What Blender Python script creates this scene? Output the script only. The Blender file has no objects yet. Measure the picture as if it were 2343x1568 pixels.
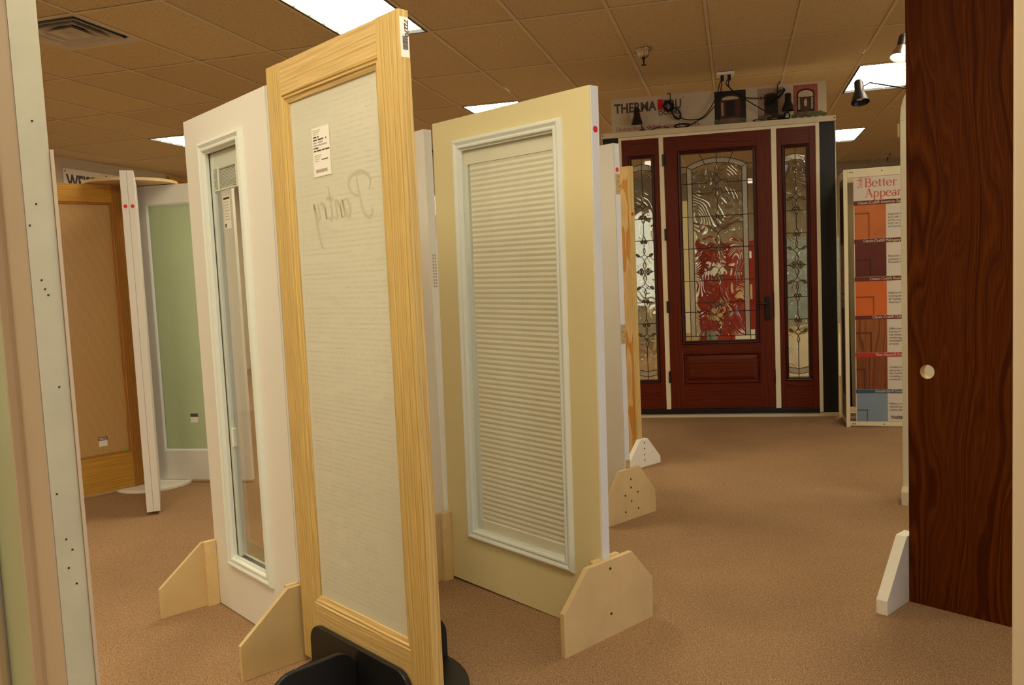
import bpy, bmesh, math, random
from mathutils import Vector, Matrix, Euler
random.seed(7)
R = math.radians
scn = bpy.context.scene
col = scn.collection

# ------------------------------------------------------------------ camera, world, exposure
CAM_H = 1.33
cam = bpy.data.objects.new('camera', bpy.data.cameras.new('camera'))
col.objects.link(cam)
yaw, pit, rol = R(-15.25), R(-4.52), R(-2.61)
fwd = Vector((math.sin(yaw)*math.cos(pit), math.cos(yaw)*math.cos(pit), math.sin(pit)))
right = Vector((math.cos(yaw), -math.sin(yaw), 0)); up = right.cross(fwd)
r2 = right*math.cos(rol) + up*math.sin(rol); u2 = -right*math.sin(rol) + up*math.cos(rol)
cam.matrix_world = Matrix(((r2.x, u2.x, -fwd.x, 0), (r2.y, u2.y, -fwd.y, 0), (r2.z, u2.z, -fwd.z, CAM_H), (0, 0, 0, 1)))
cam.data.sensor_width = 36.0
cam.data.lens = 1897.6/2343*36.0
cam.data.clip_start = 0.02
scn.camera = cam
w = bpy.data.worlds.new('world'); scn.world = w; w.use_nodes = True
w.node_tree.nodes['Background'].inputs[0].default_value = (0.8, 0.88, 1.0, 1)
w.node_tree.nodes['Background'].inputs[1].default_value = 0.3
scn.view_settings.view_transform = 'Standard'
scn.view_settings.look = 'None'
scn.view_settings.gamma = 1.0
scn.view_settings.use_curve_mapping = False
scn.view_settings.exposure = 0.0
cy = scn.cycles
cy.max_bounces = 7; cy.diffuse_bounces = 3; cy.use_light_tree = False; cy.glossy_bounces = 3; cy.transmission_bounces = 6; cy.transparent_max_bounces = 12
cy.caustics_reflective = False; cy.caustics_refractive = False
LAMP_L = 20.8                         # radiance of the ceiling panels
LAMP_C = (1.0, 0.89, 0.62)            # their warm colour as the camera saw it
DAY_L = 4.0                           # radiance of the daylit shop windows
DAY_C = (0.80, 0.88, 1.0)

# ------------------------------------------------------------------ materials
MATS = {}
class NT:
    def __init__(s, name):
        s.m = bpy.data.materials.new(name); s.m.use_nodes = True
        s.t = s.m.node_tree; s.n = s.t.nodes; s.n.clear()
        s.out = s.n.new('ShaderNodeOutputMaterial')
    def add(s, kind, **kw):
        nd = s.n.new(kind)
        for k, v in kw.items():
            if k.startswith('i_'):
                key = k[2:]
                key = int(key) if key.isdigit() else key.replace('_', ' ')
                nd.inputs[key].default_value = v
            else: setattr(nd, k, v)
        return nd
    def link(s, a, b): s.t.links.new(a, b)
    def ramp(s, stops, fac=None):
        r = s.n.new('ShaderNodeValToRGB'); e = r.color_ramp.elements
        while len(e) < len(stops): e.new(0.5)
        for el, (p, c) in zip(e, stops): el.position = p; el.color = (*c, 1)
        if fac is not None: s.link(fac, r.inputs[0])
        return r
    def coords(s, scale=(1, 1, 1), which='Object', rot=(0, 0, 0), loc=(0, 0, 0)):
        tc = s.n.new('ShaderNodeTexCoord'); mp = s.n.new('ShaderNodeMapping')
        mp.inputs['Scale'].default_value = scale; mp.inputs['Rotation'].default_value = rot; mp.inputs['Location'].default_value = loc
        s.link(tc.outputs[which], mp.inputs[0]); return mp.outputs[0]
    def pos(s, scale=(1, 1, 1)):
        g = s.n.new('ShaderNodeNewGeometry'); mp = s.n.new('ShaderNodeMapping'); mp.inputs['Scale'].default_value = scale
        s.link(g.outputs['Position'], mp.inputs[0]); return mp.outputs[0]
    def noise(s, vec, scale, detail=3, rough=.5):
        nd = s.add('ShaderNodeTexNoise'); nd.inputs['Scale'].default_value = scale; nd.inputs['Detail'].default_value = detail; nd.inputs['Roughness'].default_value = rough
        s.link(vec, nd.inputs['Vector']); return nd
    def mixc(s, fac, a, b, mode='MIX'):
        nd = s.n.new('ShaderNodeMix'); nd.data_type = 'RGBA'; nd.blend_type = mode
        for sock, v in ((nd.inputs[0], fac), (nd.inputs[6], a), (nd.inputs[7], b)):
            if isinstance(v, (int, float)): sock.default_value = v
            elif isinstance(v, tuple): sock.default_value = (*v, 1)
            else: s.link(v, sock)
        return nd.outputs[2]
    def bsdf(s, color, rough=.5, spec=.5, metal=0, coat=0, bump=None, bstr=.2, bdist=.002):
        b = s.n.new('ShaderNodeBsdfPrincipled')
        if isinstance(color, tuple): b.inputs['Base Color'].default_value = (*color, 1)
        else: s.link(color, b.inputs['Base Color'])
        b.inputs['Roughness'].default_value = rough; b.inputs['Metallic'].default_value = metal
        b.inputs['Specular IOR Level'].default_value = spec; b.inputs['Coat Weight'].default_value = coat
        b.inputs['Coat Roughness'].default_value = .15
        if bump is not None:
            bp = s.n.new('ShaderNodeBump'); bp.inputs['Strength'].default_value = bstr; bp.inputs['Distance'].default_value = bdist
            s.link(bump, bp.inputs['Height']); s.link(bp.outputs[0], b.inputs['Normal'])
        s.link(b.outputs[0], s.out.inputs[0]); return b

def paint(name, c, rough=.45, var=.06, spec=.4, scale=3.0, metal=0, coat=0):
    t = NT(name); v = t.coords()
    n = t.noise(v, scale, 4, .6)
    dark = tuple(x*(1-var) for x in c); lite = tuple(min(1, x*(1+var)) for x in c)
    rp = t.ramp([(.3, dark), (.7, lite)], n.outputs[0])
    t.bsdf(rp.outputs[0], rough, spec, metal, coat)
    MATS[name] = t.m; return t.m

def wood(name, dark, mid, lite, axis='z', lines=150., warp=.012, rough=.45, coat=.0, seed=0., fine=.2, spec=.35):
    """growth lines run along `axis`: irregular 1D noise over the across-grain distance, gently warped along the length"""
    t = NT(name)
    st = {'z': (5, 5, .9), 'x': (.9, 5, 5), 'y': (5, .9, 5)}[axis]
    wn = t.noise(t.coords(st, loc=(seed, seed*.7, seed*1.3)), 1., 2, .4)
    tc = t.n.new('ShaderNodeTexCoord'); sx = t.n.new('ShaderNodeSeparateXYZ'); t.link(tc.outputs['Object'], sx.inputs[0])
    a1 = t.add('ShaderNodeMath', operation='MULTIPLY_ADD'); t.link(sx.outputs[1], a1.inputs[0]); a1.inputs[1].default_value = .8
    t.link(sx.outputs[{'z': 0, 'x': 2, 'y': 0}[axis]], a1.inputs[2])
    a2 = t.add('ShaderNodeMath', operation='MULTIPLY_ADD'); t.link(wn.outputs[0], a2.inputs[0]); a2.inputs[1].default_value = warp*6; t.link(a1.outputs[0], a2.inputs[2])
    a3 = t.add('ShaderNodeMath', operation='MULTIPLY'); t.link(a2.outputs[0], a3.inputs[0]); a3.inputs[1].default_value = lines
    n1 = t.add('ShaderNodeTexNoise', noise_dimensions='1D'); n1.inputs['Scale'].default_value = 1.; n1.inputs['Detail'].default_value = 2.; t.link(a3.outputs[0], n1.inputs['W'])
    rp = t.ramp([(.30, dark), (.48, mid), (.66, lite)], n1.outputs[0])
    fs = {'z': (260, 260, 6), 'x': (6, 260, 260), 'y': (260, 6, 260)}[axis]
    f = t.noise(t.coords(fs), 1.0, 1)
    fr2 = t.ramp([(.35, (1-fine,)*3), (.6, (1, 1, 1))], f.outputs[0])
    c2 = t.mixc(1.0, rp.outputs[0], fr2.outputs[0], 'MULTIPLY')
    t.bsdf(c2, rough, spec, 0, coat)
    MATS[name] = t.m; return t.m

def emit(name, c, strength):
    t = NT(name); e = t.add('ShaderNodeEmission', i_Strength=strength); e.inputs[0].default_value = (*c, 1)
    t.link(e.outputs[0], t.out.inputs[0]); MATS[name] = t.m; return t.m

def clear_glass(name, tint=(.985, .99, .975), refl=1.0):
    t = NT(name); tr = t.add('ShaderNodeBsdfTransparent'); tr.inputs[0].default_value = (*tint, 1)
    gl = t.add('ShaderNodeBsdfGlossy', i_Roughness=.01); fz = t.add('ShaderNodeFresnel', i_IOR=1.5)
    ml = t.add('ShaderNodeMath', operation='MULTIPLY'); ml.inputs[1].default_value = refl; t.link(fz.outputs[0], ml.inputs[0])
    ge = t.add('ShaderNodeNewGeometry'); inv = t.add('ShaderNodeMath', operation='SUBTRACT'); inv.inputs[0].default_value = 1; t.link(ge.outputs['Backfacing'], inv.inputs[1])
    m0 = t.add('ShaderNodeMath', operation='MULTIPLY'); t.link(ml.outputs[0], m0.inputs[0]); t.link(inv.outputs[0], m0.inputs[1]); ml = m0
    mx = t.add('ShaderNodeMixShader'); t.link(ml.outputs[0], mx.inputs[0]); t.link(tr.outputs[0], mx.inputs[1]); t.link(gl.outputs[0], mx.inputs[2])
    t.link(mx.outputs[0], t.out.inputs[0]); MATS[name] = t.m; return t.m

def frosted(name, c, trans=.35, gloss=.1, rough=.25, var=.04):
    t = NT(name); n = t.noise(t.coords(), 2.5, 3)
    rp = t.ramp([(.3, tuple(x*(1-var) for x in c)), (.7, c)], n.outputs[0])
    d = t.add('ShaderNodeBsdfDiffuse'); tl = t.add('ShaderNodeBsdfTranslucent'); gl = t.add('ShaderNodeBsdfGlossy', i_Roughness=rough)
    t.link(rp.outputs[0], d.inputs[0]); t.link(rp.outputs[0], tl.inputs[0])
    m1 = t.add('ShaderNodeMixShader'); m1.inputs[0].default_value = trans; t.link(d.outputs[0], m1.inputs[1]); t.link(tl.outputs[0], m1.inputs[2])
    fz = t.add('ShaderNodeFresnel', i_IOR=1.45); m2 = t.add('ShaderNodeMixShader')
    t.link(fz.outputs[0], m2.inputs[0]); t.link(m1.outputs[0], m2.inputs[1]); t.link(gl.outputs[0], m2.inputs[2])
    t.link(m2.outputs[0], t.out.inputs[0]); MATS[name] = t.m; return t.m

def art_glass(name, kind, tint=(.92, .92, .86), ior=1.18, rough=.04):
    """textured decorative glass: a see-through share and a refracting share whose normals follow the pressed texture"""
    t = NT(name)
    if kind == 'swirl':
        v = t.coords((1, 1, .7)); n0 = t.noise(v, 4.5, 1)
        ad = t.add('ShaderNodeVectorMath', operation='MULTIPLY_ADD'); ad.inputs[1].default_value = (.45, .45, .45)
        t.link(n0.outputs['Color'], ad.inputs[0]); t.link(v, ad.inputs[2])
        wv = t.add('ShaderNodeTexWave', wave_type='BANDS', bands_direction='DIAGONAL'); wv.inputs['Scale'].default_value = 9; wv.inputs['Distortion'].default_value = 1.5
        wv.inputs['Detail'].default_value = 1; wv.inputs['Detail Scale'].default_value = .6
        t.link(ad.outputs[0], wv.inputs['Vector']); h = wv.outputs['Fac']; bs, bd = .75, .012
    elif kind == 'grain':
        v = t.coords((120, 120, 60)); h = t.noise(v, 1.0, 2).outputs[0]; bs, bd = .9, .01
    else:
        h = None
    rf = t.add('ShaderNodeBsdfRefraction', i_Roughness=rough, i_IOR=ior); rf.inputs[0].default_value = (*tint, 1)
    gl = t.add('ShaderNodeBsdfGlossy', i_Roughness=.06); fz = t.add('ShaderNodeFresnel', i_IOR=1.5)
    mx = t.add('ShaderNodeMixShader'); t.link(fz.outputs[0], mx.inputs[0]); t.link(rf.outputs[0], mx.inputs[1]); t.link(gl.outputs[0], mx.inputs[2])
    if h is not None:
        bp = t.add('ShaderNodeBump', i_Strength=bs, i_Distance=bd); t.link(h, bp.inputs['Height'])
        for nd in (rf, gl): t.link(bp.outputs[0], nd.inputs['Normal'])
    last = mx.outputs[0]
    if kind == 'grain':
        df = t.add('ShaderNodeBsdfTranslucent'); df.inputs[0].default_value = (.85, .8, .72, 1)
        d2 = t.add('ShaderNodeBsdfDiffuse'); d2.inputs[0].default_value = (.8, .76, .68, 1)
        m3 = t.add('ShaderNodeMixShader'); m3.inputs[0].default_value = .5; t.link(df.outputs[0], m3.inputs[1]); t.link(d2.outputs[0], m3.inputs[2])
        m4 = t.add('ShaderNodeMixShader'); m4.inputs[0].default_value = .45; t.link(last, m4.inputs[1]); t.link(m3.outputs[0], m4.inputs[2]); last = m4.outputs[0]
    t.link(last, t.out.inputs[0]); MATS[name] = t.m; return t.m

# walls, floor, ceiling
def carpet_mat():
    t = NT('carpet'); v = t.pos()
    n1 = t.noise(v, 190, 2, .7); n2 = t.noise(v, 1.3, 3, .6); n3 = t.noise(v, 60, 3, .6)
    c = t.ramp([(.25, (.13, .072, .034)), (.5, (.37, .223, .120)), (.75, (.64, .42, .25))], n1.outputs[0])
    big = t.ramp([(.3, (.86, .85, .84)), (.7, (1.08, 1.07, 1.06))], n2.outputs[0])
    mid = t.ramp([(.3, (.86, .86, .86)), (.7, (1.1, 1.1, 1.1))], n3.outputs[0])
    c1 = t.mixc(1., c.outputs[0], big.outputs[0], 'MULTIPLY'); c2 = t.mixc(1., c1, mid.outputs[0], 'MULTIPLY')
    t.bsdf(c2, .95, .1, 0, 0, n1.outputs[0], .6, .004); return t.m
def tile_mat():
    t = NT('ceiling_tile'); v = t.pos()
    vo = t.add('ShaderNodeTexVoronoi'); vo.inputs['Scale'].default_value = 62; t.link(v, vo.inputs['Vector'])
    n = t.noise(v, 55, 3, .7)
    pit_ = t.ramp([(.16, (.45, .38, .30)), (.30, (1, 1, 1))], vo.outputs['Distance'])
    ms = t.ramp([(.46, (1, 1, 1)), (.58, (0, 0, 0))], n.outputs[0])
    oi = t.add('ShaderNodeObjectInfo'); rr = t.ramp([(0, (.62, .49, .29)), (1, (.69, .55, .335))], oi.outputs['Random'])
    pm = t.mixc(ms.outputs[0], (1., 1., 1.), pit_.outputs[0]); c = t.mixc(1., rr.outputs[0], pm, 'MULTIPLY')
    t.bsdf(c, .95, .1); return t.m
M_carpet = carpet_mat(); M_tile = tile_mat()
M_bar = paint('grid_bar', (.70, .58, .37), .6)
M_dark = paint('plenum_dark', (.03, .026, .022), .9)
M_wall = paint('wall_paint', (.66, .58, .44), .8, .03, .2)
M_white = paint('door_white', (.86, .82, .75), .42, .02, .4, 1.5)
M_cream = paint('door_cream', (.80, .69, .39), .48, .02, .35, 1.5)
M_edgew = paint('edge_primer', (.80, .80, .80), .5, .03)
M_vinyl = paint('lite_frame_vinyl', (.80, .83, .77), .35, .02)
M_ivory = paint('display_ivory', (.72, .64, .44), .4, .03)
M_jamb = paint('jamb_cream', (.90, .81, .60), .45, .03)
M_black = paint('black_panel', (.008, .008, .011), .5, .15)
M_stand = paint('black_stand', (.010, .009, .009), .42, .2, .5)
M_blkmetal = paint('black_metal', (.010, .009, .009), .38, .1, .5)
M_cord = paint('cord_rubber', (.008, .007, .007), .5, .1)
M_bronze = paint('bronze_hardware', (.020, .014, .010), .38, .2, .5, 6, .4)
M_lead = paint('lead_came', (.035, .028, .018), .4, .2, .5, 9, .6)
M_steel = paint('steel', (.5, .45, .38), .25, .1, .5, 9, 1.)
M_brass = paint('hinge_brass', (.55, .40, .18), .45, .1, .5, 9)
M_mdf = paint('mdf_board', (.70, .51, .255), .6, .08, .3, 5)
M_mdfedge = paint('mdf_edge', (.76, .55, .27), .6, .08, .3, 20)
M_wfoot = paint('white_block', (.88, .83, .72), .5, .03)
M_red = paint('red_dot', (.75, .012, .02), .45, .03)
M_paper = paint('paper', (.97, .92, .85), .6, .01)
M_ink = paint('ink', (.10, .085, .08), .7, .02)
M_inklite = paint('ink_faded', (.50, .44, .38), .7, .02)
M_screw = paint('screw_hole', (.03, .02, .012), .6)
M_pineV = wood('pine_vertical', (.62, .37, .10), (.73, .505, .178), (.79, .585, .245), 'z', 170, .010)
M_pineH = wood('pine_horizontal', (.66, .40, .13), (.76, .52, .21), (.82, .60, .27), 'x', 95, .022, seed=3.)
M_oakV = wood('fir_vertical', (.34, .125, .022), (.46, .20, .042), (.54, .26, .062), 'z', 230, .008)
M_oakH = wood('fir_horizontal', (.50, .235, .030), (.65, .335, .048), (.72, .40, .065), 'x', 150, .015)
M_mahV = wood('mahogany_vertical', (.090, .0100, .0020), (.135, .0165, .0032), (.165, .022, .0045), 'z', 120, .02, .42, fine=.35, spec=.25)
M_mahH = wood('mahogany_horizontal', (.090, .0100, .0020), (.135, .0165, .0032), (.165, .022, .0045), 'x', 90, .03, .42, fine=.35, spec=.25)
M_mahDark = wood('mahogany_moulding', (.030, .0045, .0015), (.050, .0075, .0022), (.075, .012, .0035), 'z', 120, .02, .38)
M_glass = clear_glass('clear_glass')
M_swirl = art_glass('swirl_glass', 'swirl')
M_grain = art_glass('seedy_glass', 'grain')
M_bevel = clear_glass('bevel_glass', (.95, .95, .91), 1.2)
M_gem = art_glass('gem_glass', 'plain', (.97, .93, .84), 1.45, .02)
M_amber = frosted('amber_glass', (.34, .22, .11), .5)
M_pantry = frosted('etched_glass', (.86, .825, .68), .12, .1, .3, .03)
M_etch = paint('etched_writing', (.76, .715, .56), .7, .02)
M_etchdark = paint('etched_word', (.60, .56, .42), .7, .02)
M_green = frosted('green_frosted_glass', (.74, .86, .55), .30)
M_shade = frosted('shade_fabric', (.98, .92, .77), .06, .02, .8)
M_emit = emit('lamp_panel', LAMP_C, LAMP_L)
M_bulb = emit('lit_bulb', (1, .86, .7), 6.)
M_day = emit('daylight_pane', DAY_C, DAY_L)
M_dayfar = emit('daylight_pane_far', (1.0, .93, .74), .75)
def reeded():
    t = NT('reeded_glass'); v = t.coords((1, 1, 1))
    wv = t.add('ShaderNodeTexWave', wave_type='BANDS', bands_direction='X'); wv.inputs['Scale'].default_value = 32; t.link(v, wv.inputs['Vector'])
    c = t.ramp([(0, (.62, .40, .15)), (1, (.80, .56, .25))], wv.outputs['Fac'])
    d = t.add('ShaderNodeBsdfDiffuse'); tl = t.add('ShaderNodeBsdfTranslucent'); gl = t.add('ShaderNodeBsdfGlossy', i_Roughness=.18)
    bp = t.add('ShaderNodeBump', i_Strength=.6, i_Distance=.003); t.link(wv.outputs['Fac'], bp.inputs['Height']); t.link(bp.outputs[0], gl.inputs['Normal'])
    t.link(c.outputs[0], d.inputs[0]); t.link(c.outputs[0], tl.inputs[0])
    m1 = t.add('ShaderNodeMixShader'); m1.inputs[0].default_value = .35; t.link(d.outputs[0], m1.inputs[1]); t.link(tl.outputs[0], m1.inputs[2])
    m2 = t.add('ShaderNodeMixShader'); m2.inputs[0].default_value = .07; t.link(m1.outputs[0], m2.inputs[1]); t.link(gl.outputs[0], m2.inputs[2])
    t.link(m2.outputs[0], t.out.inputs[0]); return t.m
M_reed = reeded()
def walnut_mat():
    t = NT('walnut_veneer')
    n0 = t.noise(t.coords((2.6, 1, .42), loc=(.3, 0, .2)), 1.9, 2, .5)
    tc = t.n.new('ShaderNodeTexCoord'); sx = t.n.new('ShaderNodeSeparateXYZ'); t.link(tc.outputs['Object'], sx.inputs[0])
    a2 = t.add('ShaderNodeMath', operation='MULTIPLY_ADD'); t.link(n0.outputs[0], a2.inputs[0]); a2.inputs[1].default_value = .42; t.link(sx.outputs[0], a2.inputs[2])
    a3 = t.add('ShaderNodeMath', operation='MULTIPLY'); t.link(a2.outputs[0], a3.inputs[0]); a3.inputs[1].default_value = 62.
    n1 = t.add('ShaderNodeTexNoise', noise_dimensions='1D'); n1.inputs['Scale'].default_value = 1.; n1.inputs['Detail'].default_value = 2.5; t.link(a3.outputs[0], n1.inputs['W'])
    c = t.ramp([(.26, (.060, .0105, .0008)), (.46, (.092, .0185, .0014)), (.70, (.124, .0285, .0023))], n1.outputs[0])
    f = t.noise(t.coords((300, 300, 7)), 1., 1); f2 = t.ramp([(.35, (.72, .7, .68)), (.62, (1.06, 1.06, 1.06))], f.outputs[0])
    c2 = t.mixc(1., c.outputs[0], f2.outputs[0], 'MULTIPLY')
    t.bsdf(c2, .55, .06); return t.m
M_walnut = walnut_mat()
def ply_mat():
    t = NT('fir_plywood'); v = t.coords((1, 1, .22), loc=(3.3, 1.1, .4)); n0 = t.noise(v, 15., 1, .4)
    c = t.ramp([(.34, (.68, .45, .18)), (.47, (.76, .54, .25)), (.525, (.74, .50, .21)), (.545, (.60, .27, .05)), (.72, (.66, .34, .08))], n0.outputs[0])
    f = t.noise(t.coords((240, 240, 5)), 1., 2); f2 = t.ramp([(.35, (.84, .8, .76)), (.62, (1.04, 1.04, 1.04))], f.outputs[0])
    c2 = t.mixc(1., c.outputs[0], f2.outputs[0], 'MULTIPLY'); t.bsdf(c2, .5, .3); return t.m
M_ply = ply_mat()

# ------------------------------------------------------------------ mesh helpers
class MB:
    def __init__(s): s.v = []; s.f = []
    def quad(s, pts):
        b = len(s.v); s.v += [tuple(p) for p in pts]; s.f.append(tuple(range(b, b+len(pts)))); return s
    def box(s, x0, x1, y0, y1, z0, z1):
        b = len(s.v)
        s.v += [(x0,y0,z0),(x1,y0,z0),(x1,y1,z0),(x0,y1,z0),(x0,y0,z1),(x1,y0,z1),(x1,y1,z1),(x0,y1,z1)]
        for q in ((3,2,1,0),(4,5,6,7),(0,1,5,4),(1,2,6,5),(2,3,7,6),(3,0,4,7)): s.f.append(tuple(b+i for i in q))
        return s
    def prism(s, poly, axis, a0, a1):
        """poly: 2D points; axis 'x' -> (y,z), 'y' -> (x,z), 'z' -> (x,y)"""
        def P(p, a): return {'x': (a, p[0], p[1]), 'y': (p[0], a, p[1]), 'z': (p[0], p[1], a)}[axis]
        b = len(s.v); n = len(poly)
        s.v += [P(p, a0) for p in poly] + [P(p, a1) for p in poly]
        s.f.append(tuple(range(b, b+n))); s.f.append(tuple(range(b+2*n-1, b+n-1, -1)))
        for i in range(n): j = (i+1) % n; s.f.append((b+i, b+n+i, b+n+j, b+j))
        return s
    def ring(s, x0, x1, z0, z1, hx0, hx1, hz0, hz1, y0, y1):
        """slab in the x-z plane with a rectangular hole"""
        b = len(s.v)
        for y in (y0, y1):
            s.v += [(x0,y,z0),(x1,y,z0),(x1,y,z1),(x0,y,z1),(hx0,y,hz0),(hx1,y,hz0),(hx1,y,hz1),(hx0,y,hz1)]
        for i in range(4):
            j = (i+1) % 4
            s.f += [(b+i,b+j,b+4+j,b+4+i),(b+8+j,b+8+i,b+12+i,b+12+j),(b+i,b+8+i,b+8+j,b+j),(b+4+j,b+12+j,b+12+i,b+4+i)]
        return s
    def mould(s, x0, x1, z0, z1, prof, cap=False):
        """mitred moulding: rings of a rectangle grown by prof[i][0] at depth prof[i][1]"""
        b = len(s.v)
        for o, y in prof: s.v += [(x0-o,y,z0-o),(x1+o,y,z0-o),(x1+o,y,z1+o),(x0-o,y,z1+o)]
        for k in range(len(prof)-1):
            for i in range(4):
                j = (i+1) % 4; s.f.append((b+4*k+i, b+4*k+j, b+4*k+4+j, b+4*k+4+i))
        if cap: s.f.append(tuple(b+4*(len(prof)-1)+i for i in range(4)))
        return s
    def tube(s, pts, r, seg=6, caps=True):
        pts = [Vector(p) for p in pts]; n = len(pts); b = len(s.v)
        for i, p in enumerate(pts):
            d = (pts[min(i+1, n-1)]-pts[max(i-1, 0)]); d = d.normalized() if d.length > 1e-9 else Vector((0,0,1))
            a = d.cross(Vector((0,0,1)) if abs(d.z) < .9 else Vector((1,0,0))).normalized(); c = d.cross(a)
            rr = r[i] if isinstance(r, (list, tuple)) else r
            for k in range(seg):
                t = 2*math.pi*k/seg; q = p + a*(rr*math.cos(t)) + c*(rr*math.sin(t)); s.v.append(tuple(q))
        for i in range(n-1):
            for k in range(seg):
                j = (k+1) % seg; s.f.append((b+i*seg+k, b+i*seg+j, b+(i+1)*seg+j, b+(i+1)*seg+k))
        if caps:
            s.f.append(tuple(b+k for k in reversed(range(seg)))); s.f.append(tuple(b+(n-1)*seg+k for k in range(seg)))
        return s
    def lathe(s, prof, seg=20, o=(0,0,0), mat=None):
        """prof: (radius, z)"""
        b = len(s.v); n = len(prof); o = Vector(o)
        for r_, z_ in prof:
            for k in range(seg):
                t = 2*math.pi*k/seg; q = Vector((r_*math.cos(t), r_*math.sin(t), z_))
                if mat is not None: q = mat @ q
                s.v.append(tuple(q+o))
        for i in range(n-1):
            for k in range(seg):
                j = (k+1) % seg; s.f.append((b+i*seg+k, b+i*seg+j, b+(i+1)*seg+j, b+(i+1)*seg+k))
        return s
    def disc(s, cx, cz, r, y0, y1, seg=20, rz=None):
        return s.prism([(cx+r*math.cos(2*math.pi*k/seg), cz+(rz or r)*math.sin(2*math.pi*k/seg)) for k in range(seg)], 'y', y0, y1)
    def ribbon(s, pts, wd, y0, y1):
        """flat strip in the x-z plane following pts, from depth y0 to y1"""
        n = len(pts); L = []; Rr = []
        for i in range(n):
            a = pts[max(i-1, 0)]; c = pts[min(i+1, n-1)]; dx, dz = c[0]-a[0], c[1]-a[1]; l = math.hypot(dx, dz) or 1
            wv = wd[i] if isinstance(wd, (list, tuple)) else wd
            ox, oz = -dz/l*wv/2, dx/l*wv/2; L.append((pts[i][0]+ox, pts[i][1]+oz)); Rr.append((pts[i][0]-ox, pts[i][1]-oz))
        b = len(s.v)
        for q in (L, Rr): s.v += [(x, y0, z) for x, z in q]
        if y1 is None:
            for i in range(n-1): s.f.append((b+n+i, b+n+i+1, b+i+1, b+i))
            return s
        for q in (L, Rr): s.v += [(x, y1, z) for x, z in q]
        for i in range(n-1):
            s.f += [(b+n+i,b+n+i+1,b+i+1,b+i),(b+2*n+i,b+2*n+i+1,b+3*n+i+1,b+3*n+i),(b+i,b+i+1,b+2*n+i+1,b+2*n+i),(b+3*n+i,b+3*n+i+1,b+n+i+1,b+n+i)]
        return s
    def mesh(s, name, bevel=0, smooth=False, fix=True):
        me = bpy.data.meshes.new(name); me.from_pydata(s.v, [], s.f)
        if bevel or fix:
            bm = bmesh.new(); bm.from_mesh(me)
            if fix: bmesh.ops.recalc_face_normals(bm, faces=bm.faces)
            if bevel:
                ed = [e for e in bm.edges if len(e.link_faces) == 2 and e.calc_face_angle(0) > R(30)]
                bmesh.ops.bevel(bm, geom=ed, offset=bevel, segments=2, profile=.5, affect='EDGES')
            bm.to_mesh(me); bm.free()
        if smooth:
            for p in me.polygons: p.use_smooth = True
        return me
    def build(s, name, mat, parent=None, bevel=0, smooth=False, label=None, loc=None, rot=None, fix=True):
        return link(name, s.mesh(name, bevel, smooth, fix), mat, parent, label, loc, rot)
def link(name, me, mat, parent=None, label=None, loc=None, rot=None):
    o = bpy.data.objects.new(name, me); col.objects.link(o)
    if mat is not None and me is not None and not me.materials: me.materials.append(mat)
    o.parent = parent
    if loc: o.location = loc
    if rot: o.rotation_euler = rot
    if label: o['label'] = label
    return o
def thing(name, label, cat, loc=(0,0,0), rz=0, group=None, rx=0, ry=0):
    o = bpy.data.objects.new(name, None); col.objects.link(o); o.empty_display_size = .1
    o.location = loc; o.rotation_euler = (rx, ry, rz); o['label'] = label; o['category'] = cat
    if group: o['group'] = group
    return o
def tag(o, label, cat, group=None):
    o['label'] = label; o['category'] = cat
    if group: o['group'] = group
    return o
def struct(o): o['kind'] = 'structure'; return o

def text_mesh(body, size, bold=0., ext=.0004, align='LEFT', sx=1., shear=0.):
    cu = bpy.data.curves.new('txt', 'FONT'); cu.body = body; cu.size = size; cu.extrude = ext; cu.offset = bold; cu.align_x = align; cu.shear = shear
    cu.resolution_u = 3
    o = bpy.data.objects.new('txt', cu); col.objects.link(o)
    dg = bpy.context.evaluated_depsgraph_get(); me = bpy.data.meshes.new_from_object(o.evaluated_get(dg))
    bpy.data.objects.remove(o); bpy.data.curves.remove(cu)
    if sx != 1.:
        for v in me.vertices: v.co.x *= sx
    me.materials.clear(); return me
def text(name, body, size, mat, parent, x, y, z, width=None, rot=0., **kw):
    """lettering in the local x-z plane facing -y; width: stretch to this width"""
    me = text_mesh(body, size, **kw)
    if width:
        xs = [v.co.x for v in me.vertices]; k = width/(max(xs)-min(xs)); x0 = min(xs)
        for v in me.vertices: v.co.x = (v.co.x-x0)*k
    return link(name, me, mat, parent, None, (x, y, z), (R(90), rot, 0))

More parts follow.
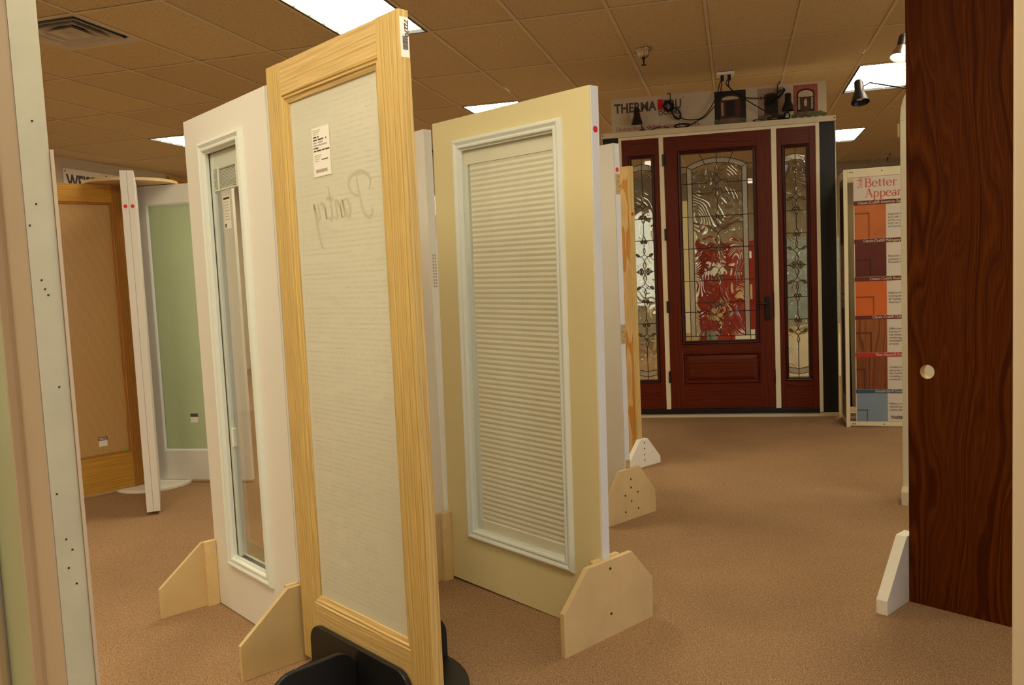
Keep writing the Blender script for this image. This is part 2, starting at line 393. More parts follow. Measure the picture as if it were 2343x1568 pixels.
# a small serif alphabet drawn as strokes of swelling width
TH, TN = .095, .032
def _arc(cx, cy, rx, ry, a0, a1, n=12):
    p = []; wd = []
    for i in range(n+1):
        a = R(a0+(a1-a0)*i/n); p.append((cx+rx*math.cos(a), cy+ry*math.sin(a))); wd.append(TN+(TH-TN)*abs(math.cos(a)))
    return p, wd
def _ln(x0, y0, x1, y1, wd=None): return [(x0, y0), (x1, y1)], [wd or TH]*2
def _sf(x, y, l=.2): return _ln(x-l/2, y, x+l/2, y, TN)
GL = {
 'B': (.58, [_ln(.13,0,.13,.7), _sf(.1,.69), _sf(.1,.01), _arc(.26,.53,.19,.16,-90,90), _ln(.1,.69,.26,.69,TN), _ln(.1,.37,.27,.37,TN), _arc(.28,.19,.23,.18,-90,90), _ln(.1,.01,.28,.01,TN)]),
 'e': (.45, [_arc(.22,.225,.18,.21,0,318,18), _ln(.05,.25,.40,.25,TN)]),
 't': (.31, [_ln(.14,.06,.14,.58), _ln(.03,.44,.28,.44,TN), _arc(.21,.07,.07,.06,180,310)]),
 'r': (.37, [_ln(.12,0,.12,.45), _sf(.12,.01), _arc(.25,.3,.12,.13,30,150)]),
 'A': (.64, [_ln(.07,0,.31,.7,TN), _ln(.31,.7,.57,0), _ln(.16,.25,.46,.25,TN), _sf(.07,.01), _sf(.57,.01)]),
 'p': (.51, [_ln(.12,-.22,.12,.45), _sf(.12,-.21), _arc(.24,.225,.2,.21,-130,130,16)]),
 'a': (.43, [_ln(.33,.02,.33,.3), _arc(.21,.33,.13,.11,0,150), _arc(.19,.13,.14,.12,0,360,16)]),
 'n': (.53, [_ln(.12,0,.12,.45), _sf(.12,.01), _arc(.27,.28,.14,.16,0,170), _ln(.41,0,.41,.3), _sf(.41,.01)]),
 'c': (.42, [_arc(.22,.225,.18,.21,45,315,16)]),
 'T': (.57, [_ln(.28,0,.28,.7), _ln(.03,.68,.53,.68,TN*1.5), _sf(.28,.01), _ln(.03,.56,.03,.69,TN), _ln(.53,.56,.53,.69,TN)]),
 'u': (.52, [_ln(.11,.13,.11,.45), _arc(.24,.14,.13,.12,180,340), _ln(.38,0,.38,.45), _sf(.08,.44,.12)]),
 'l': (.26, [_ln(.12,0,.12,.72), _sf(.12,.01)]),
 'y': (.45, [_ln(.06,.45,.23,.02), _ln(.4,.45,.16,-.2,TN), _sf(.06,.44,.16), _sf(.4,.44,.14)]),
 'D': (.68, [_ln(.13,0,.13,.7), _arc(.27,.35,.33,.34,-90,90,16), _ln(.08,.69,.27,.69,TN), _ln(.08,.01,.27,.01,TN)]),
 'i': (.26, [_ln(.12,0,.12,.45), _sf(.12,.01), _ln(.12,.56,.12,.65)]),
 's': (.36, [_arc(.18,.335,.11,.1,30,260), _arc(.18,.115,.12,.11,-150,80)]),
 'v': (.42, [_ln(.04,.45,.21,0), _ln(.21,0,.38,.45,TN), _sf(.05,.44,.14), _sf(.37,.44,.12)]),
 'd': (.52, [_arc(.23,.225,.19,.21,50,310,16), _ln(.38,0,.38,.72), _sf(.42,.01,.12)]),
 'q': (.52, [_arc(.23,.225,.19,.21,50,310,16), _ln(.38,-.22,.38,.45), _sf(.38,-.21)]),
 'o': (.47, [_arc(.23,.225,.19,.21,0,360,18)]), ',': (.22, [_ln(.1,.06,.06,-.1,.06)]), '.': (.2, [_ln(.1,0,.1,.09)]), ' ': (.24, []),
}
def serif(name, body, size, mat, parent, x, y, z, width=None, bold=1., rot=0.):
    mb = MB(); cx = 0
    adv = sum(GL[c][0] for c in body); k = (width/(adv*size)) if width else 1.
    for c in body:
        for pts, wd in GL[c][1]:
            mb.ribbon([((cx+px)*size*k, py*size) for px, py in pts], [q*size*bold for q in wd], 0, -.0006)
        cx += GL[c][0]
    return mb.build(name, mat, parent, loc=(x, y, z), rot=(0, rot, 0))

# ------------------------------------------------------------------ the room
CE = 3.029
X0, X1, Y0, Y1 = -7.88, 7.0, -5.0, 16.0
o = struct(MB().box(X0-.1, X1+.1, Y0-.1, Y1+.1, -.12, 0).build('floor', M_carpet)); tag(o, 'brown speckled loop carpet covering the showroom floor', 'carpet')
ceil = struct(MB().box(X0-.1, X1+.1, Y0-.1, Y1+.1, CE+.13, CE+.2).build('ceiling', M_dark)); tag(ceil, 'suspended ceiling of speckled mineral tiles in a metal grid', 'ceiling')
tag(struct(MB().box(X0-.15, X0, Y0, Y1, 0, CE+.13).build('wall_left', M_wall)), 'tan painted wall at the far left under the black lettered sign', 'wall')
tag(struct(MB().box(X0, X1, Y1, Y1+.15, 0, CE+.13).build('wall_back', M_wall)), 'tan painted wall at the far end of the showroom', 'wall')
tag(struct(MB().box(X0, -2.9, 12.55, 12.7, 0, CE+.13).build('wall_partition', M_wall)), 'tan partition wall in the far left background', 'wall')
tag(struct(MB().box(X0, X1, Y0-.15, Y0, 0, CE+.13).build('wall_front', M_wall)), 'tan painted wall behind the viewer', 'wall')
wr = tag(struct(MB().ring(Y0, Y1, 0, CE+.13, -4.2, 1.6, .5, 2.75, -.15, 0).build('wall_right', M_wall)), 'tan painted wall on the right with shop windows', 'wall')
wr.rotation_euler = (0, 0, R(90)); wr.location = (X1, 0, 0)
for i, (a, b) in enumerate(((-4.2, -1.3), (-1.3, 1.6))):
    wn = thing('window_%d' % (i+1), 'daylit shop window in the right wall, %s of two' % ('nearer' if i == 0 else 'farther'), 'window', (X1+.05, 0, 0)); struct(wn)
    MB().quad([(0, a+.05, .55), (0, b-.05, .55), (0, b-.05, 2.7), (0, a+.05, 2.7)]).build('pane', M_day, wn, fix=False)
    fr = MB(); fr.ring(a, b, .5, 2.75, a+.06, b-.06, .56, 2.69, -.04, .04); fo = fr.build('frame', M_jamb, wn); fo.rotation_euler = (0, 0, R(90))

# suspended ceiling: tiles 2 x 4 ft, columns u (0.6096 m) and rows v (1.2192 m)
S = .6096; GX, GY = -3.81, 4.294
def gx(u): return GX+S*u
def gy(v): return GY+2*S*v
LIGHTS = {(2, 0): 'long white ceiling light panel above the tall pine frosted glass door',
          (2, 3): 'small visible corner of ceiling light panel above the cream shade door',
          (-4, 3): 'ceiling light panel corner at far left beside the white blind door',
          (8, 3): 'ceiling light panel with visible louver cells left of the dark walnut door',
          (8, 6): 'small far ceiling light panel right of the entry door display',
          (2, 6): 'distant ceiling light panel behind the mahogany entry display', (-4, 6): 'distant ceiling light panel in the far left corner',
          (-4, 0): 'ceiling light panel out of view left of the air vent', (8, 0): 'ceiling light panel above the dark walnut door',
          (2, -3): 'ceiling light panel above the viewer, right of the aisle', (-4, -3): 'ceiling light panel above the viewer at left',
          (2, -6): 'ceiling light panel behind the viewer in the middle', (-4, -6): 'ceiling light panel behind the viewer at left', (8, -6): 'ceiling light panel behind the viewer at right',
          (5, -3): 'added fill light panel above the viewer, out of view',  # extra panel outside the regular spacing, added to brighten the cream door's face
          (14, 0): 'ceiling light panel far right of the walnut door', (14, 3): 'ceiling light panel at right behind the display posts'}
tile_me = MB().box(.014, S-.014, .014, 2*S-.014, 0, .015).mesh('ceiling_tile')
half_me = MB().box(.014, S-.014, .014, S-.014, 0, .015).mesh('ceiling_tile_half')
ramp_ = None
for v in range(-2, 10):
    for u in range(-7, 15):
        if (u, v) in LIGHTS: continue
        x, y = gx(u), gy(v)
        if x < X0-.3 or y+2*S > Y1+.3: continue
        me = tile_me; yy = y
        if (u, v) == (-1, 0): me = half_me; yy = y+S          # the vent takes the near half
        link('ceiling_tile', me, M_tile, ceil, None, (x, yy, CE+.004))
far_tile = MB()                                             # plain tiling behind the viewer
for v in range(-8, -2):
    for u in range(-7, 18):
        if (u, v) not in LIGHTS: far_tile.box(gx(u)+.014, gx(u)+S-.014, gy(v)+.014, gy(v)+2*S-.014, CE+.004, CE+.019)
for v in range(-2, 10):
    for u in range(15, 18): far_tile.box(gx(u)+.014, gx(u)+S-.014, gy(v)+.014, gy(v)+2*S-.014, CE+.004, CE+.019)
o = far_tile.build('ceiling_tile_field', M_tile, ceil); o['kind'] = 'stuff'
for u in range(-7, 19): MB().box(gx(u)-.012, gx(u)+.012, Y0, Y1, CE-.001, CE+.003).build('grid_bar', M_bar, ceil)
for v in range(-7, 10): MB().box(X0, X1, gy(v)-.012, gy(v)+.012, CE-.0005, CE+.0025).build('grid_bar', M_bar, ceil)
MB().box(gx(-1), gx(0), gy(.5)-.012, gy(.5)+.012, CE-.0005, CE+.0025).build('grid_bar', M_bar, ceil)

# troffers
M_blade = paint('louver_white', (.85, .83, .76), .35, .02)
emit_me = MB().quad([(.03, .03, .022), (S-.03, .03, .022), (S-.03, 2*S-.03, .022), (.03, 2*S-.03, .022)]).mesh('diffuser', fix=False)
hb = MB()
hb.ring(.012, S-.012, .012, 2*S-.012, .03, S-.03, .03, 2*S-.03, 0, .10)
hm = hb.mesh('housing')
for v_ in hm.vertices: v_.co = Vector((v_.co.x, v_.co.z, v_.co.y))
bmx = bmesh.new(); bmx.from_mesh(hm); bmesh.ops.recalc_face_normals(bmx, faces=bmx.faces); bmx.to_mesh(hm); bmx.free()
lv = MB().prism([(-.002, .0), (.002, .0), (.004, .010), (-.004, .010)], 'y', .03, 2*S-.03).mesh('louver_blade')
cv = MB().prism([(-.002, .0), (.002, .0), (.004, .010), (-.004, .010)], 'x', .03, S-.03).mesh('cross_blade')
for (u, v), lab in LIGHTS.items():
    if gy(v) < Y0 or gx(u)+S > X1 : continue
    t = thing('ceiling_light', lab, 'ceiling light', (gx(u), gy(v), CE-.0025), 0, 'recessed ceiling light panels')
    link('housing', hm, M_black, t); link('light_panel', emit_me, M_emit, t)
    if v < 0 or u > 12: continue
    for k in (1, 2): link('louver_blade', lv, M_blade, t, None, (.03+(S-.06)*k/3, 0, .004))
    for k in range(1, 6): link('cross_blade', cv, M_blade, t, None, (0, .03+(2*S-.06)*k/6, .004))

# air vent: nested square cones
t = thing('air_vent', 'square ceiling air vent of nested metal cones at upper left', 'air vent', (gx(-.5), gy(.25), CE-.002))
def sq_cone(r0, z0, r1, z1, th=.003):
    m = MB(); b = 0
    for r_, z_ in ((r0, z0), (r1, z1), (r1, z1+th), (r0, z0+th)): m.v += [(-r_, -r_, z_), (r_, -r_, z_), (r_, r_, z_), (-r_, r_, z_)]
    for k in range(4):
        for i in range(4):
            j = (i+1) % 4; kk = (k+1) % 4; m.f.append((4*k+i, 4*k+j, 4*kk+j, 4*kk+i))
    return m
M_vent = paint('vent_enamel', (.62, .56, .46), .45, .08)
sq_cone(.295, 0, .245, .012).build('vent_frame', M_vent, t)
sq_cone(.235, -.005, .175, .055).build('cone', M_vent, t); sq_cone(.165, -.004, .115, .055).build('cone', M_vent, t)
c = sq_cone(.10, -.003, .06, .03); c.quad([(-.06, -.06, .031), (.06, -.06, .031), (.06, .06, .031), (-.06, .06, .031)]); c.build('cone', M_vent, t)
MB().box(-.295, .295, -.295, .295, .09, .1).build('duct_back', M_dark, t)

# sprinkler heads
def sprinkler(x, y, lab):
    t = thing('sprinkler_head', lab, 'sprinkler', (x, y, CE+.002), 0, 'ceiling sprinkler heads')
    MB().lathe([(.001, .0), (.062, .0), (.062, -.006), (.05, -.012), (.042, -.045), (.034, -.062), (.022, -.066), (.001, -.066)], 20).build('escutcheon', M_steel, t, smooth=True)
    MB().lathe([(.014, -.06), (.014, -.075), (.006, -.085), (.006, -.115), (.02, -.118), (.02, -.122), (.001, -.123)], 12).build('nozzle', M_bronze, t)
sprinkler(-.646, 6.6, 'chrome sprinkler head hanging above the lettered door banner')
sprinkler(-3.654, 10.03, 'small distant sprinkler head behind the cream shade door')
sprinkler(2.40, 14.66, 'small far sprinkler head above the sample display tower')

# ------------------------------------------------------------------ door helpers
E33 = R(-33)
def dot(parent, x, y, z, axis='y', r=.0105):
    """round red sticker; axis: the normal it lies across"""
    m = MB()
    if axis == 'y': m.disc(x, z, r, y-.0008, y, 20)
    else: m.prism([(y+r*math.cos(2*math.pi*k/20), z+r*math.sin(2*math.pi*k/20)) for k in range(20)], 'x', x, x+.0008)
    return m.build('sticker', M_red, parent, label='round red dot sticker')
def foot(parent, x, face, poly, th=.018, mat=None, edge=None, cleat=None, holes=(), cleat_w=.05, dth=.045, lab=None):
    """board across the door end at local x; face=+1 visible/outer side toward +x"""
    m = mat or M_mdf
    x0, x1 = (x, x+th) if face > 0 else (x-th, x)
    f = MB().prism(poly, 'x', x0, x1).build('foot', m, parent, .0015, label=lab)
    if cleat:
        a, b = (x-cleat, x) if face > 0 else (x, x+cleat)
        h = max(p[1] for p in poly)
        for y0, y1 in ((-cleat_w, -.001), (dth+.001, dth+cleat_w)):
            MB().box(a, b, y0, y1, 0, h+.004).build('cleat', M_mdfedge, f, .001)
    hx = x1 if face > 0 else x0
    for (y, z) in holes:
        MB().prism([(y+.0055*math.cos(2*math.pi*k/10), z+.0055*math.sin(2*math.pi*k/10)) for k in range(10)], 'x', hx-.0004, hx+.0008).build('screw', M_screw, f)
    return f
def foot_poly(y0, y1, ha, hb, ya, yb): return [(y0, 0), (y0, ha), (ya, hb), (yb, hb), (y1, ha), (y1, 0)]
LITE = [(0, -.002), (.006, -.013), (.012, -.014), (.018, -.010), (.030, -.017), (.036, -.016), (.044, -.006), (.046, .001)]
def lite_frame(parent, x0, x1, z0, z1, mat, th=.045, prof=LITE, back=True):
    """glass opening x0..x1; moulding grows outward on the front and the back"""
    f = MB().mould(x0, x1, z0, z1, [(-.004, .012), (-.004, -.001)]+prof).build('lite_frame', mat, parent)
    if back: MB().mould(x0, x1, z0, z1, [(-.004, th-.012), (-.004, th+.001)]+[(a, th-b) for a, b in prof]).build('lite_frame', mat, parent)
    return f
def pane(parent, x0, x1, z0, z1, y, mat, th=.004, name='glass_pane'):
    return MB().box(x0, x1, y, y+th, z0, z1).build(name, mat, parent)

# ------------------------------------------------------------------ 1. white door with raised mini blind
t = thing('glazed_door', 'white door with a narrow glass lite and raised mini blind on brown feet', 'door', (-2.165, 2.99, 0), E33)
W, H = .757, 2.02
MB().ring(0, W-.012, .004, H, .168, .53, .218, 1.90, 0, .045).build('slab', M_white, t, .0012)
MB().box(W-.0115, W, .002, .043, .004, H).build('edge_strip', M_edgew, t, .001)
lite_frame(t, .198, .506, .246, 1.868, M_vinyl)
pane(t, .195, .51, .243, 1.87, .012, M_glass); pane(t, .195, .51, .243, 1.87, .031, M_glass)
b = MB().box(.20, .504, .018, .030, 1.80, 1.864).build('blind_headrail', M_vinyl, t, .001)
for k in range(13): MB().box(.222, .50, .0185, .0305, 1.727+k*.0052, 1.7285+k*.0052).build('slat', M_vinyl, b)
MB().box(.222, .50, .0185, .030, 1.715, 1.722).build('bottom_rail', M_vinyl, t, .001)
for x in (.262, .43): MB().box(x, x+.014, .0170, .0182, 1.715, 1.80).build('ladder_tape', M_paper, t)
MB().box(.200, .222, .017, .030, .247, 1.80).build('blind_side_track', M_vinyl, t, .001)
MB().box(.224, .236, .014, .03, .70, .775).build('slider', M_paper, t, .002)
for x in (.30, .462):
    g = MB().box(x, x+.062 if x < .4 else .503, .0165, .0172, 1.565, 1.69).build('hang_tag', M_paper, t)
    for k in range(7): MB().box(x+.006, min(x+.054, .50)-random.uniform(0, .02), .0158, .0163, 1.665-k*.011, 1.6675-k*.011).build('print_line', M_inklite, g)
    MB().box(x+.004, min(x+.058, .501), .016, .0164, 1.676, 1.684).build('print_band', M_screw, g)
    MB().box(x+.006, x+.018, .0158, .0163, 1.570, 1.584).build('print_mark', M_screw, g)
fp = foot_poly(-.238, .283, .124, .274, -.055, .10)
foot(t, 0, -1, fp, .018, cleat=.018); foot(t, W, 1, fp, .018, cleat=.018, holes=((.02, .2), (.02, .08)))
MB().box(.18, .196, .020, .024, .243, 1.87).build('glass_spacer', M_blkmetal, t)

# ------------------------------------------------------------------ 2. tall pine door with etched glass
t = thing('pine_door', 'tall unfinished pine door with etched frosted glass and handwriting', 'door', (-1.505, 2.54, .03), R(-32))
W, H = .762, 2.032; ST = .093; th = .035
MB().box(0, ST, 0, th, 0, H).build('stile', M_pineV, t, .0012)
MB().box(W-.108, W, 0, th, 0, H).build('stile', M_pineV, t, .0012)
MB().box(ST+.0005, W-.1085, .0004, th-.0004, 1.925, H-.001).build('top_rail', M_pineH, t, .0012)
MB().box(ST+.0005, W-.1085, .0004, th-.0004, .09, .215).build('bottom_rail', M_pineH, t, .0012)
BX0, BX1, BZ0, BZ1 = ST, W-.108, .215, 1.925
def bead(poly, name='bead'):  # one length of glazing bead, profile sloping to the glass
    return MB()
for (a, b_, ax) in (((BX0, BZ0), (BX0, BZ1), 'v'), ((BX1, BZ0), (BX1, BZ1), 'v'), ((BX0, BZ0), (BX1, BZ0), 'h'), ((BX0, BZ1), (BX1, BZ1), 'h')):
    m = MB(); sg = 1 if (a[0] == BX0 and ax == 'v') or (a[1] == BZ0 and ax == 'h') else -1
    for k, (d, y) in enumerate(((0, .001), (.003, .004), (.010, .003), (.014, .008), (.026, .011), (.028, .016), (0, .016))):
        for e_ in (0, 1):
            if ax == 'v': x = a[0]+sg*d; z = a[1]+d if e_ == 0 else b_[1]-d
            else: z = a[1]+sg*d; x = a[0]+d if e_ == 0 else b_[0]-d
            m.v.append((x, y, z))
    for k in range(6): m.f.append((2*k, 2*k+1, 2*k+3, 2*k+2))
    m.build('bead', M_pineV if ax == 'v' else M_pineH, t)
gp = pane(t, BX0+.004, BX1-.004, BZ0+.004, BZ1-.004, .0165, M_pantry, .005)
# mirrored handwriting on the far side of the glass shows as faint print
rw = random.Random(3); m = MB(); z = 1.875; row = 0
while z > .27:
    x = BX0+.045; slope = 0.0
    if row % 9 == 4: x += rw.uniform(.1, .25)
    while x < BX1-.04:
        n = rw.randint(3, 9); p = []; big = rw.random() < .07; hgt = .0085 if big else rw.uniform(.0026, .0036)
        for k in range(n*3):
            p.append((x, z+hgt*math.sin(k*2.1+rw.uniform(-.5, .5))*(1 if k % 3 else rw.choice((.5, 1, 1.9))))); x += .0022 if not big else .0034
            if x > BX1-.035: break
        if len(p) > 2: m.ribbon(p, .0012 if not big else .0017, .0161, None)
        x += rw.uniform(.006, .016) if rw.random() < .93 else rw.uniform(.03, .09)
    z -= .0158; row += 1
m.build('etched_handwriting', M_etch, gp)
def spl(p, n=6):
    """Catmull-Rom through 2D points"""
    q = [p[0]]+list(p)+[p[-1]]; out = []
    for i in range(1, len(q)-2):
        for k in range(n):
            t_ = k/n; a, b2, c2, d2 = q[i-1], q[i], q[i+1], q[i+2]
            out.append(tuple(.5*(2*b2[j]+(c2[j]-a[j])*t_+(2*a[j]-5*b2[j]+4*c2[j]-d2[j])*t_**2+(-a[j]+3*b2[j]-3*c2[j]+d2[j])*t_**3) for j in range(len(a))))
    out.append(tuple(p[-1])); return out
PAN = [[(.02,.62),(-.06,.85),(.1,1.05),(.42,1.12),(.78,1.02),(.86,.8),(.7,.6),(.45,.53)], [(.52,1.02),(.42,.55),(.30,.12),(.12,-.05),(-.05,.02),(-.08,.16)],
       [(1.16,.46),(1.0,.5),(.86,.28),(.9,.06),(1.02,.1),(1.2,.5),(1.12,.12),(1.24,.06)], [(1.30,.5),(1.24,.05),(1.30,.3),(1.44,.5),(1.5,.42),(1.44,.08),(1.54,.06)],
       [(1.80,.92),(1.68,.2),(1.74,.04),(1.84,.1)], [(1.58,.55),(1.92,.6)], [(2.0,.5),(1.94,.05),(2.0,.3),(2.12,.5),(2.2,.45)],
       [(2.32,.5),(2.26,.18),(2.36,.08),(2.52,.5),(2.38,-.2),(2.26,-.62),(2.16,-.7)]]
m = MB()
for st_ in PAN:
    p = spl([(.555-u_*.128, 1.500+v_*.118+(.03 if False else 0)) for u_, v_ in st_]); n = len(p)
    m.ribbon(p, [.0040+.0060*abs(math.sin(3.1*i/n)) for i in range(n)], .0160, None)
m.build('etched_word_pantry', M_etchdark, gp)
lb = MB().box(.249, .353, .0150, .0155, 1.643, 1.795).build('price_label', M_paper, t, label='white printed paper label stuck on the glass')
def lab_line(x0, x1, z, hgt, mt): MB().box(x0, x1, .01455, .0149, z, z+hgt).build('print_line', mt, lb)
for k, (a, b_, hh, mt) in enumerate(((.256, .30, .002, M_inklite), (.256, .295, .002, M_inklite), (.256, .285, .002, M_inklite))): lab_line(a, b_, 1.785-k*.006, hh, mt)
for k, (wds, mt) in enumerate((((.256, .276, .282, .290), M_ink), ((.256, .278, .284, .318, .330, .335), M_ink), ((.256, .274, .284, .312), M_inklite), ((.256, .276, .282, .335), M_inklite), ((.256, .262, .266, .284), M_ink), ((.256, .272, .276, .30, .304, .322, .326, .35), M_ink))):
    for q in range(0, len(wds), 2): lab_line(wds[q], wds[q+1], 1.763-k*.0085, .0045, mt)
for k in range(4): lab_line(.258, .30-.006*k, 1.708-k*.006, .0018, M_inklite)
lab_line(.30, .338, 1.692, .003, M_ink)
for k in range(26): lab_line(.262+k*.0027, .2635+k*.0027+random.uniform(0, .0008), 1.655, .010, M_inklite)
el = MB().box(W, W+.0006, .005, .033, 1.905, 2.012).build('edge_label', M_paper, t, label='barcode label on the door edge')
tm = text_mesh('72270', .018, bold=.0004); x_ = link('label_number', tm, M_ink, el, None, (W+.0012, .022, 2.005), None)
x_.rotation_euler = Euler((0, R(90), 0)); x_.matrix_basis = Matrix.Translation((W+.0010, .020, 2.006)) @ Matrix(((0,0,1,0),(0,1,0,0),(-1,0,0,0),(0,0,0,1)))
for k in range(14): MB().box(W+.0006, W+.0012, .012, .029, 1.926+k*.0026, 1.9272+k*.0026+random.uniform(0, .0007)).build('print_line', M_ink, el)

# its black round stand
t = thing('door_stand', 'black round door stand with rounded upright plates under the pine door', 'door stand', (-1.505, 2.54, 0), R(-32))
def rplate(a, b_, h, r=.07, z0=.02):
    p = [(a, z0), (b_, z0), (b_, h-r)]
    for k in range(1, 7): an = R(90*k/6); p.append((b_-r+r*math.cos(an), h-r+r*math.sin(an)))
    for k in range(0, 7): an = R(90+90*k/6); p.append((a+r+r*math.cos(an), h-r+r*math.sin(an)))
    return p
MB().prism([(.375+.33*math.cos(2*math.pi*k/48), .017+.33*math.sin(2*math.pi*k/48)) for k in range(48)], 'z', 0, .022).build('base_disc', M_stand, t, .003)
MB().prism(rplate(.085, .66, .178, .06), 'y', -.020, -.002).build('side_plate', M_stand, t, .003)
MB().prism(rplate(.085, .66, .178, .06), 'y', .0365, .055).build('side_plate', M_stand, t, .003)
MB().prism(rplate(-.31, -.0205, .178, .07), 'x', .362, .380).build('fin_plate', M_stand, t, .003)
MB().prism(rplate(.0555, .345, .178, .07), 'x', .362, .380).build('fin_plate', M_stand, t, .003)
MB().box(.1, .64, -.001, .036, .022, .029).build('door_rest', M_stand, t)

# ------------------------------------------------------------------ 3. cream door with pleated shade
t = thing('shade_door', 'cream door with a pleated shade behind glass and tan plywood feet', 'door', (-1.262, 3.413, 0), R(-32.7), ry=R(.9))
W, H = .905, 1.995
MB().ring(0, W, .012, H, .155, .757, .225, 1.895, 0, .045).build('slab', M_cream, t, .0012)
MB().box(W+.0003, W+.0035, .003, .042, .012, H-.002).build('edge_strip', M_edgew, t, .0006)
lite_frame(t, .187, .725, .262, 1.862, M_vinyl)
pane(t, .184, .728, .259, 1.865, .006, M_glass); pane(t, .184, .728, .259, 1.865, .036, M_glass)
MB().box(.187, .725, .013, .034, 1.800, 1.862).build('shade_headrail', M_shade, t, .001)
MB().box(.187, .212, .012, .034, .262, 1.80).build('side_track', M_vinyl, t, .001)
m = MB(); zz = .312; k = 0; v0 = []
while zz < 1.80: v0.append((zz, .0150 if k % 2 else .0178)); zz += .0104; k += 1
for a, b_ in zip(v0[:-1], v0[1:]):
    m.quad([(.222, a[1], a[0]), (.722, a[1], a[0]), (.722, b_[1], b_[0]), (.222, b_[1], b_[0])])
for a, b_ in zip(v0[:-1], v0[1:]):
    m.quad([(.222, .0375-a[1]+.0, a[0]), (.722, .0375-a[1], a[0]), (.722, .0375-b_[1], b_[0]), (.222, .0375-b_[1], b_[0])])
m.build('pleated_shade', M_shade, t, fix=False)
MB().box(.216, .724, .012, .034, .264, .308).build('shade_bottom_rail', M_shade, t, .001)
dot(t, W+.0036, .022, 1.845, 'x', .0115)
fp = foot_poly(-.225, .262, .172, .302, -.10, .145)
foot(t, W+.004, 1, fp, .020, cleat=.02, holes=((.02, .27), (.02, .10)))
foot(t, 0, -1, fp, .018, cleat=.02)

# ------------------------------------------------------------------ 4. white door partly hidden behind the pine door
t = thing('flush_door', 'plain white door glimpsed between the pine door and cream door', 'door', (-1.292-.76*math.cos(R(-33))+.002, 3.434-.76*math.sin(R(-33)), 0), E33)
MB().box(0, .757, 0, .043, .01, 1.985).build('slab', M_white, t, .0012)
MB().box(.7575, .7595, .002, .041, .01, 1.983).build('edge_strip', M_edgew, t)
for r_ in range(2):
    for k in range(11): MB().box(.7596, .760, .012+r_*.012, .020+r_*.012, 1.30+k*.0135, 1.309+k*.0135).build('print_line', M_inklite, t)
foot(t, 0, -1, foot_poly(-.22, .26, .15, .29, -.09, .13), .018, cleat=.018)

# ------------------------------------------------------------------ 5. white door with hinge mortises
AE = R(-33)
def left_end(px, py, wd, a=AE): return (px-wd*math.cos(a), py-wd*math.sin(a), 0)
t = thing('hinged_door', 'white door with tan hinge pockets on its edge behind the cream door', 'door', left_end(-.598, 4.375, .91), AE)
W, H = .91, 2.0
MB().box(0, W-.002, 0, .045, .012, H).build('slab', M_white, t, .001)
MB().box(W-.0015, W, .003, .042, .012, H-.002).build('edge_strip', M_edgew, t)
for z in (.27, 1.0, 1.79):
    hg = MB().box(W+.0001, W+.002, .008, .041, z-.052, z+.052).build('hinge_pocket', M_brass, t, label='tan hinge pocket with four screw holes')
    for k, (dy, dz) in enumerate(((.03, .038), (.02, .013), (.031, -.013), (.021, -.038))):
        MB().prism([(dy+.003*math.cos(2*math.pi*q/8), z+dz+.003*math.sin(2*math.pi*q/8)) for q in range(8)], 'x', W+.0021, W+.0026).build('screw', M_screw, hg)
dot(t, W+.0005, .022, 1.864, 'x', .012)
foot(t, W+.003, 1, foot_poly(-.18, .225, .12, .278, -.07, .10), .019, cleat=None, holes=((.02, .22), (.02, .175), (-.03, .14), (.075, .14), (.02, .10), (-.03, .05), (.075, .05)))
foot(t, 0, -1, foot_poly(-.18, .225, .12, .278, -.07, .10), .019)

# ------------------------------------------------------------------ 6. knotty fir slab
t = thing('plywood_door', 'knotty yellow fir slab door standing on a white foot', 'door', left_end(-.668, 5.60, .91), AE)
MB().box(0, .895, 0, .042, .012, 2.03).build('slab', M_ply, t, .001)
MB().box(.8955, .91, 0, .042, .012, 2.03).build('edge_strip', M_pineV, t, .001)
dot(t, .9105, .021, 1.712, 'x', .012)
foot(t, .9115, 1, foot_poly(-.15, .19, .045, .19, -.02, .06), .035, M_wfoot, holes=((.02, .165), (.02, .125), (.02, .085), (.02, .045)), lab='white painted wood foot')
foot(t, 0, -1, foot_poly(-.15, .19, .045, .19, -.02, .06), .035, M_wfoot)

# ------------------------------------------------------------------ 7. walnut slab
t = thing('walnut_door', 'tall dark walnut slab door with a bored lock hole at right', 'door', (.624, 3.42, 0), E33)
W, H = .915, 2.43; m = MB(); hx, hz, hr = .070, .905, .027
N = 24
for y, flip in ((0, 0), (.045, 1)):
    b = len(m.v); ang = [2*math.pi*k/N for k in range(N)]
    m.v += [(hx+hr*math.cos(a), y, hz+hr*math.sin(a)) for a in ang]
    sqp = []
    for a in ang:
        c_, s_ = math.cos(a), math.sin(a); k_ = .045/max(abs(c_), abs(s_)); sqp.append((hx+k_*c_, y, hz+k_*s_))
    m.v += sqp
    for k in range(N):
        j = (k+1) % N; m.f.append((b+k, b+N+k, b+N+j, b+j))
    x0, x1, z0, z1 = hx-.045, hx+.045, hz-.045, hz+.045
    for q in ((0, W, .0, z0), (0, W, z1, H), (0, x0, z0, z1), (x1, W, z0, z1)):
        m.quad([(q[0], y, q[2]), (q[1], y, q[2]), (q[1], y, q[3]), (q[0], y, q[3])])
for k in range(N):
    j = (k+1) % N; m.f.append((k, j, 2*N+16+j, 2*N+16+k))
m.quad([(0,0,0),(0,.045,0),(0,.045,H),(0,0,H)]); m.quad([(W,0,0),(W,.045,0),(W,.045,H),(W,0,H)]); m.quad([(0,0,0),(W,0,0),(W,.045,0),(0,.045,0)]); m.quad([(0,0,H),(W,0,H),(W,.045,H),(0,.045,H)])
so = m.build('slab', M_walnut, t)
hb_ = MB()
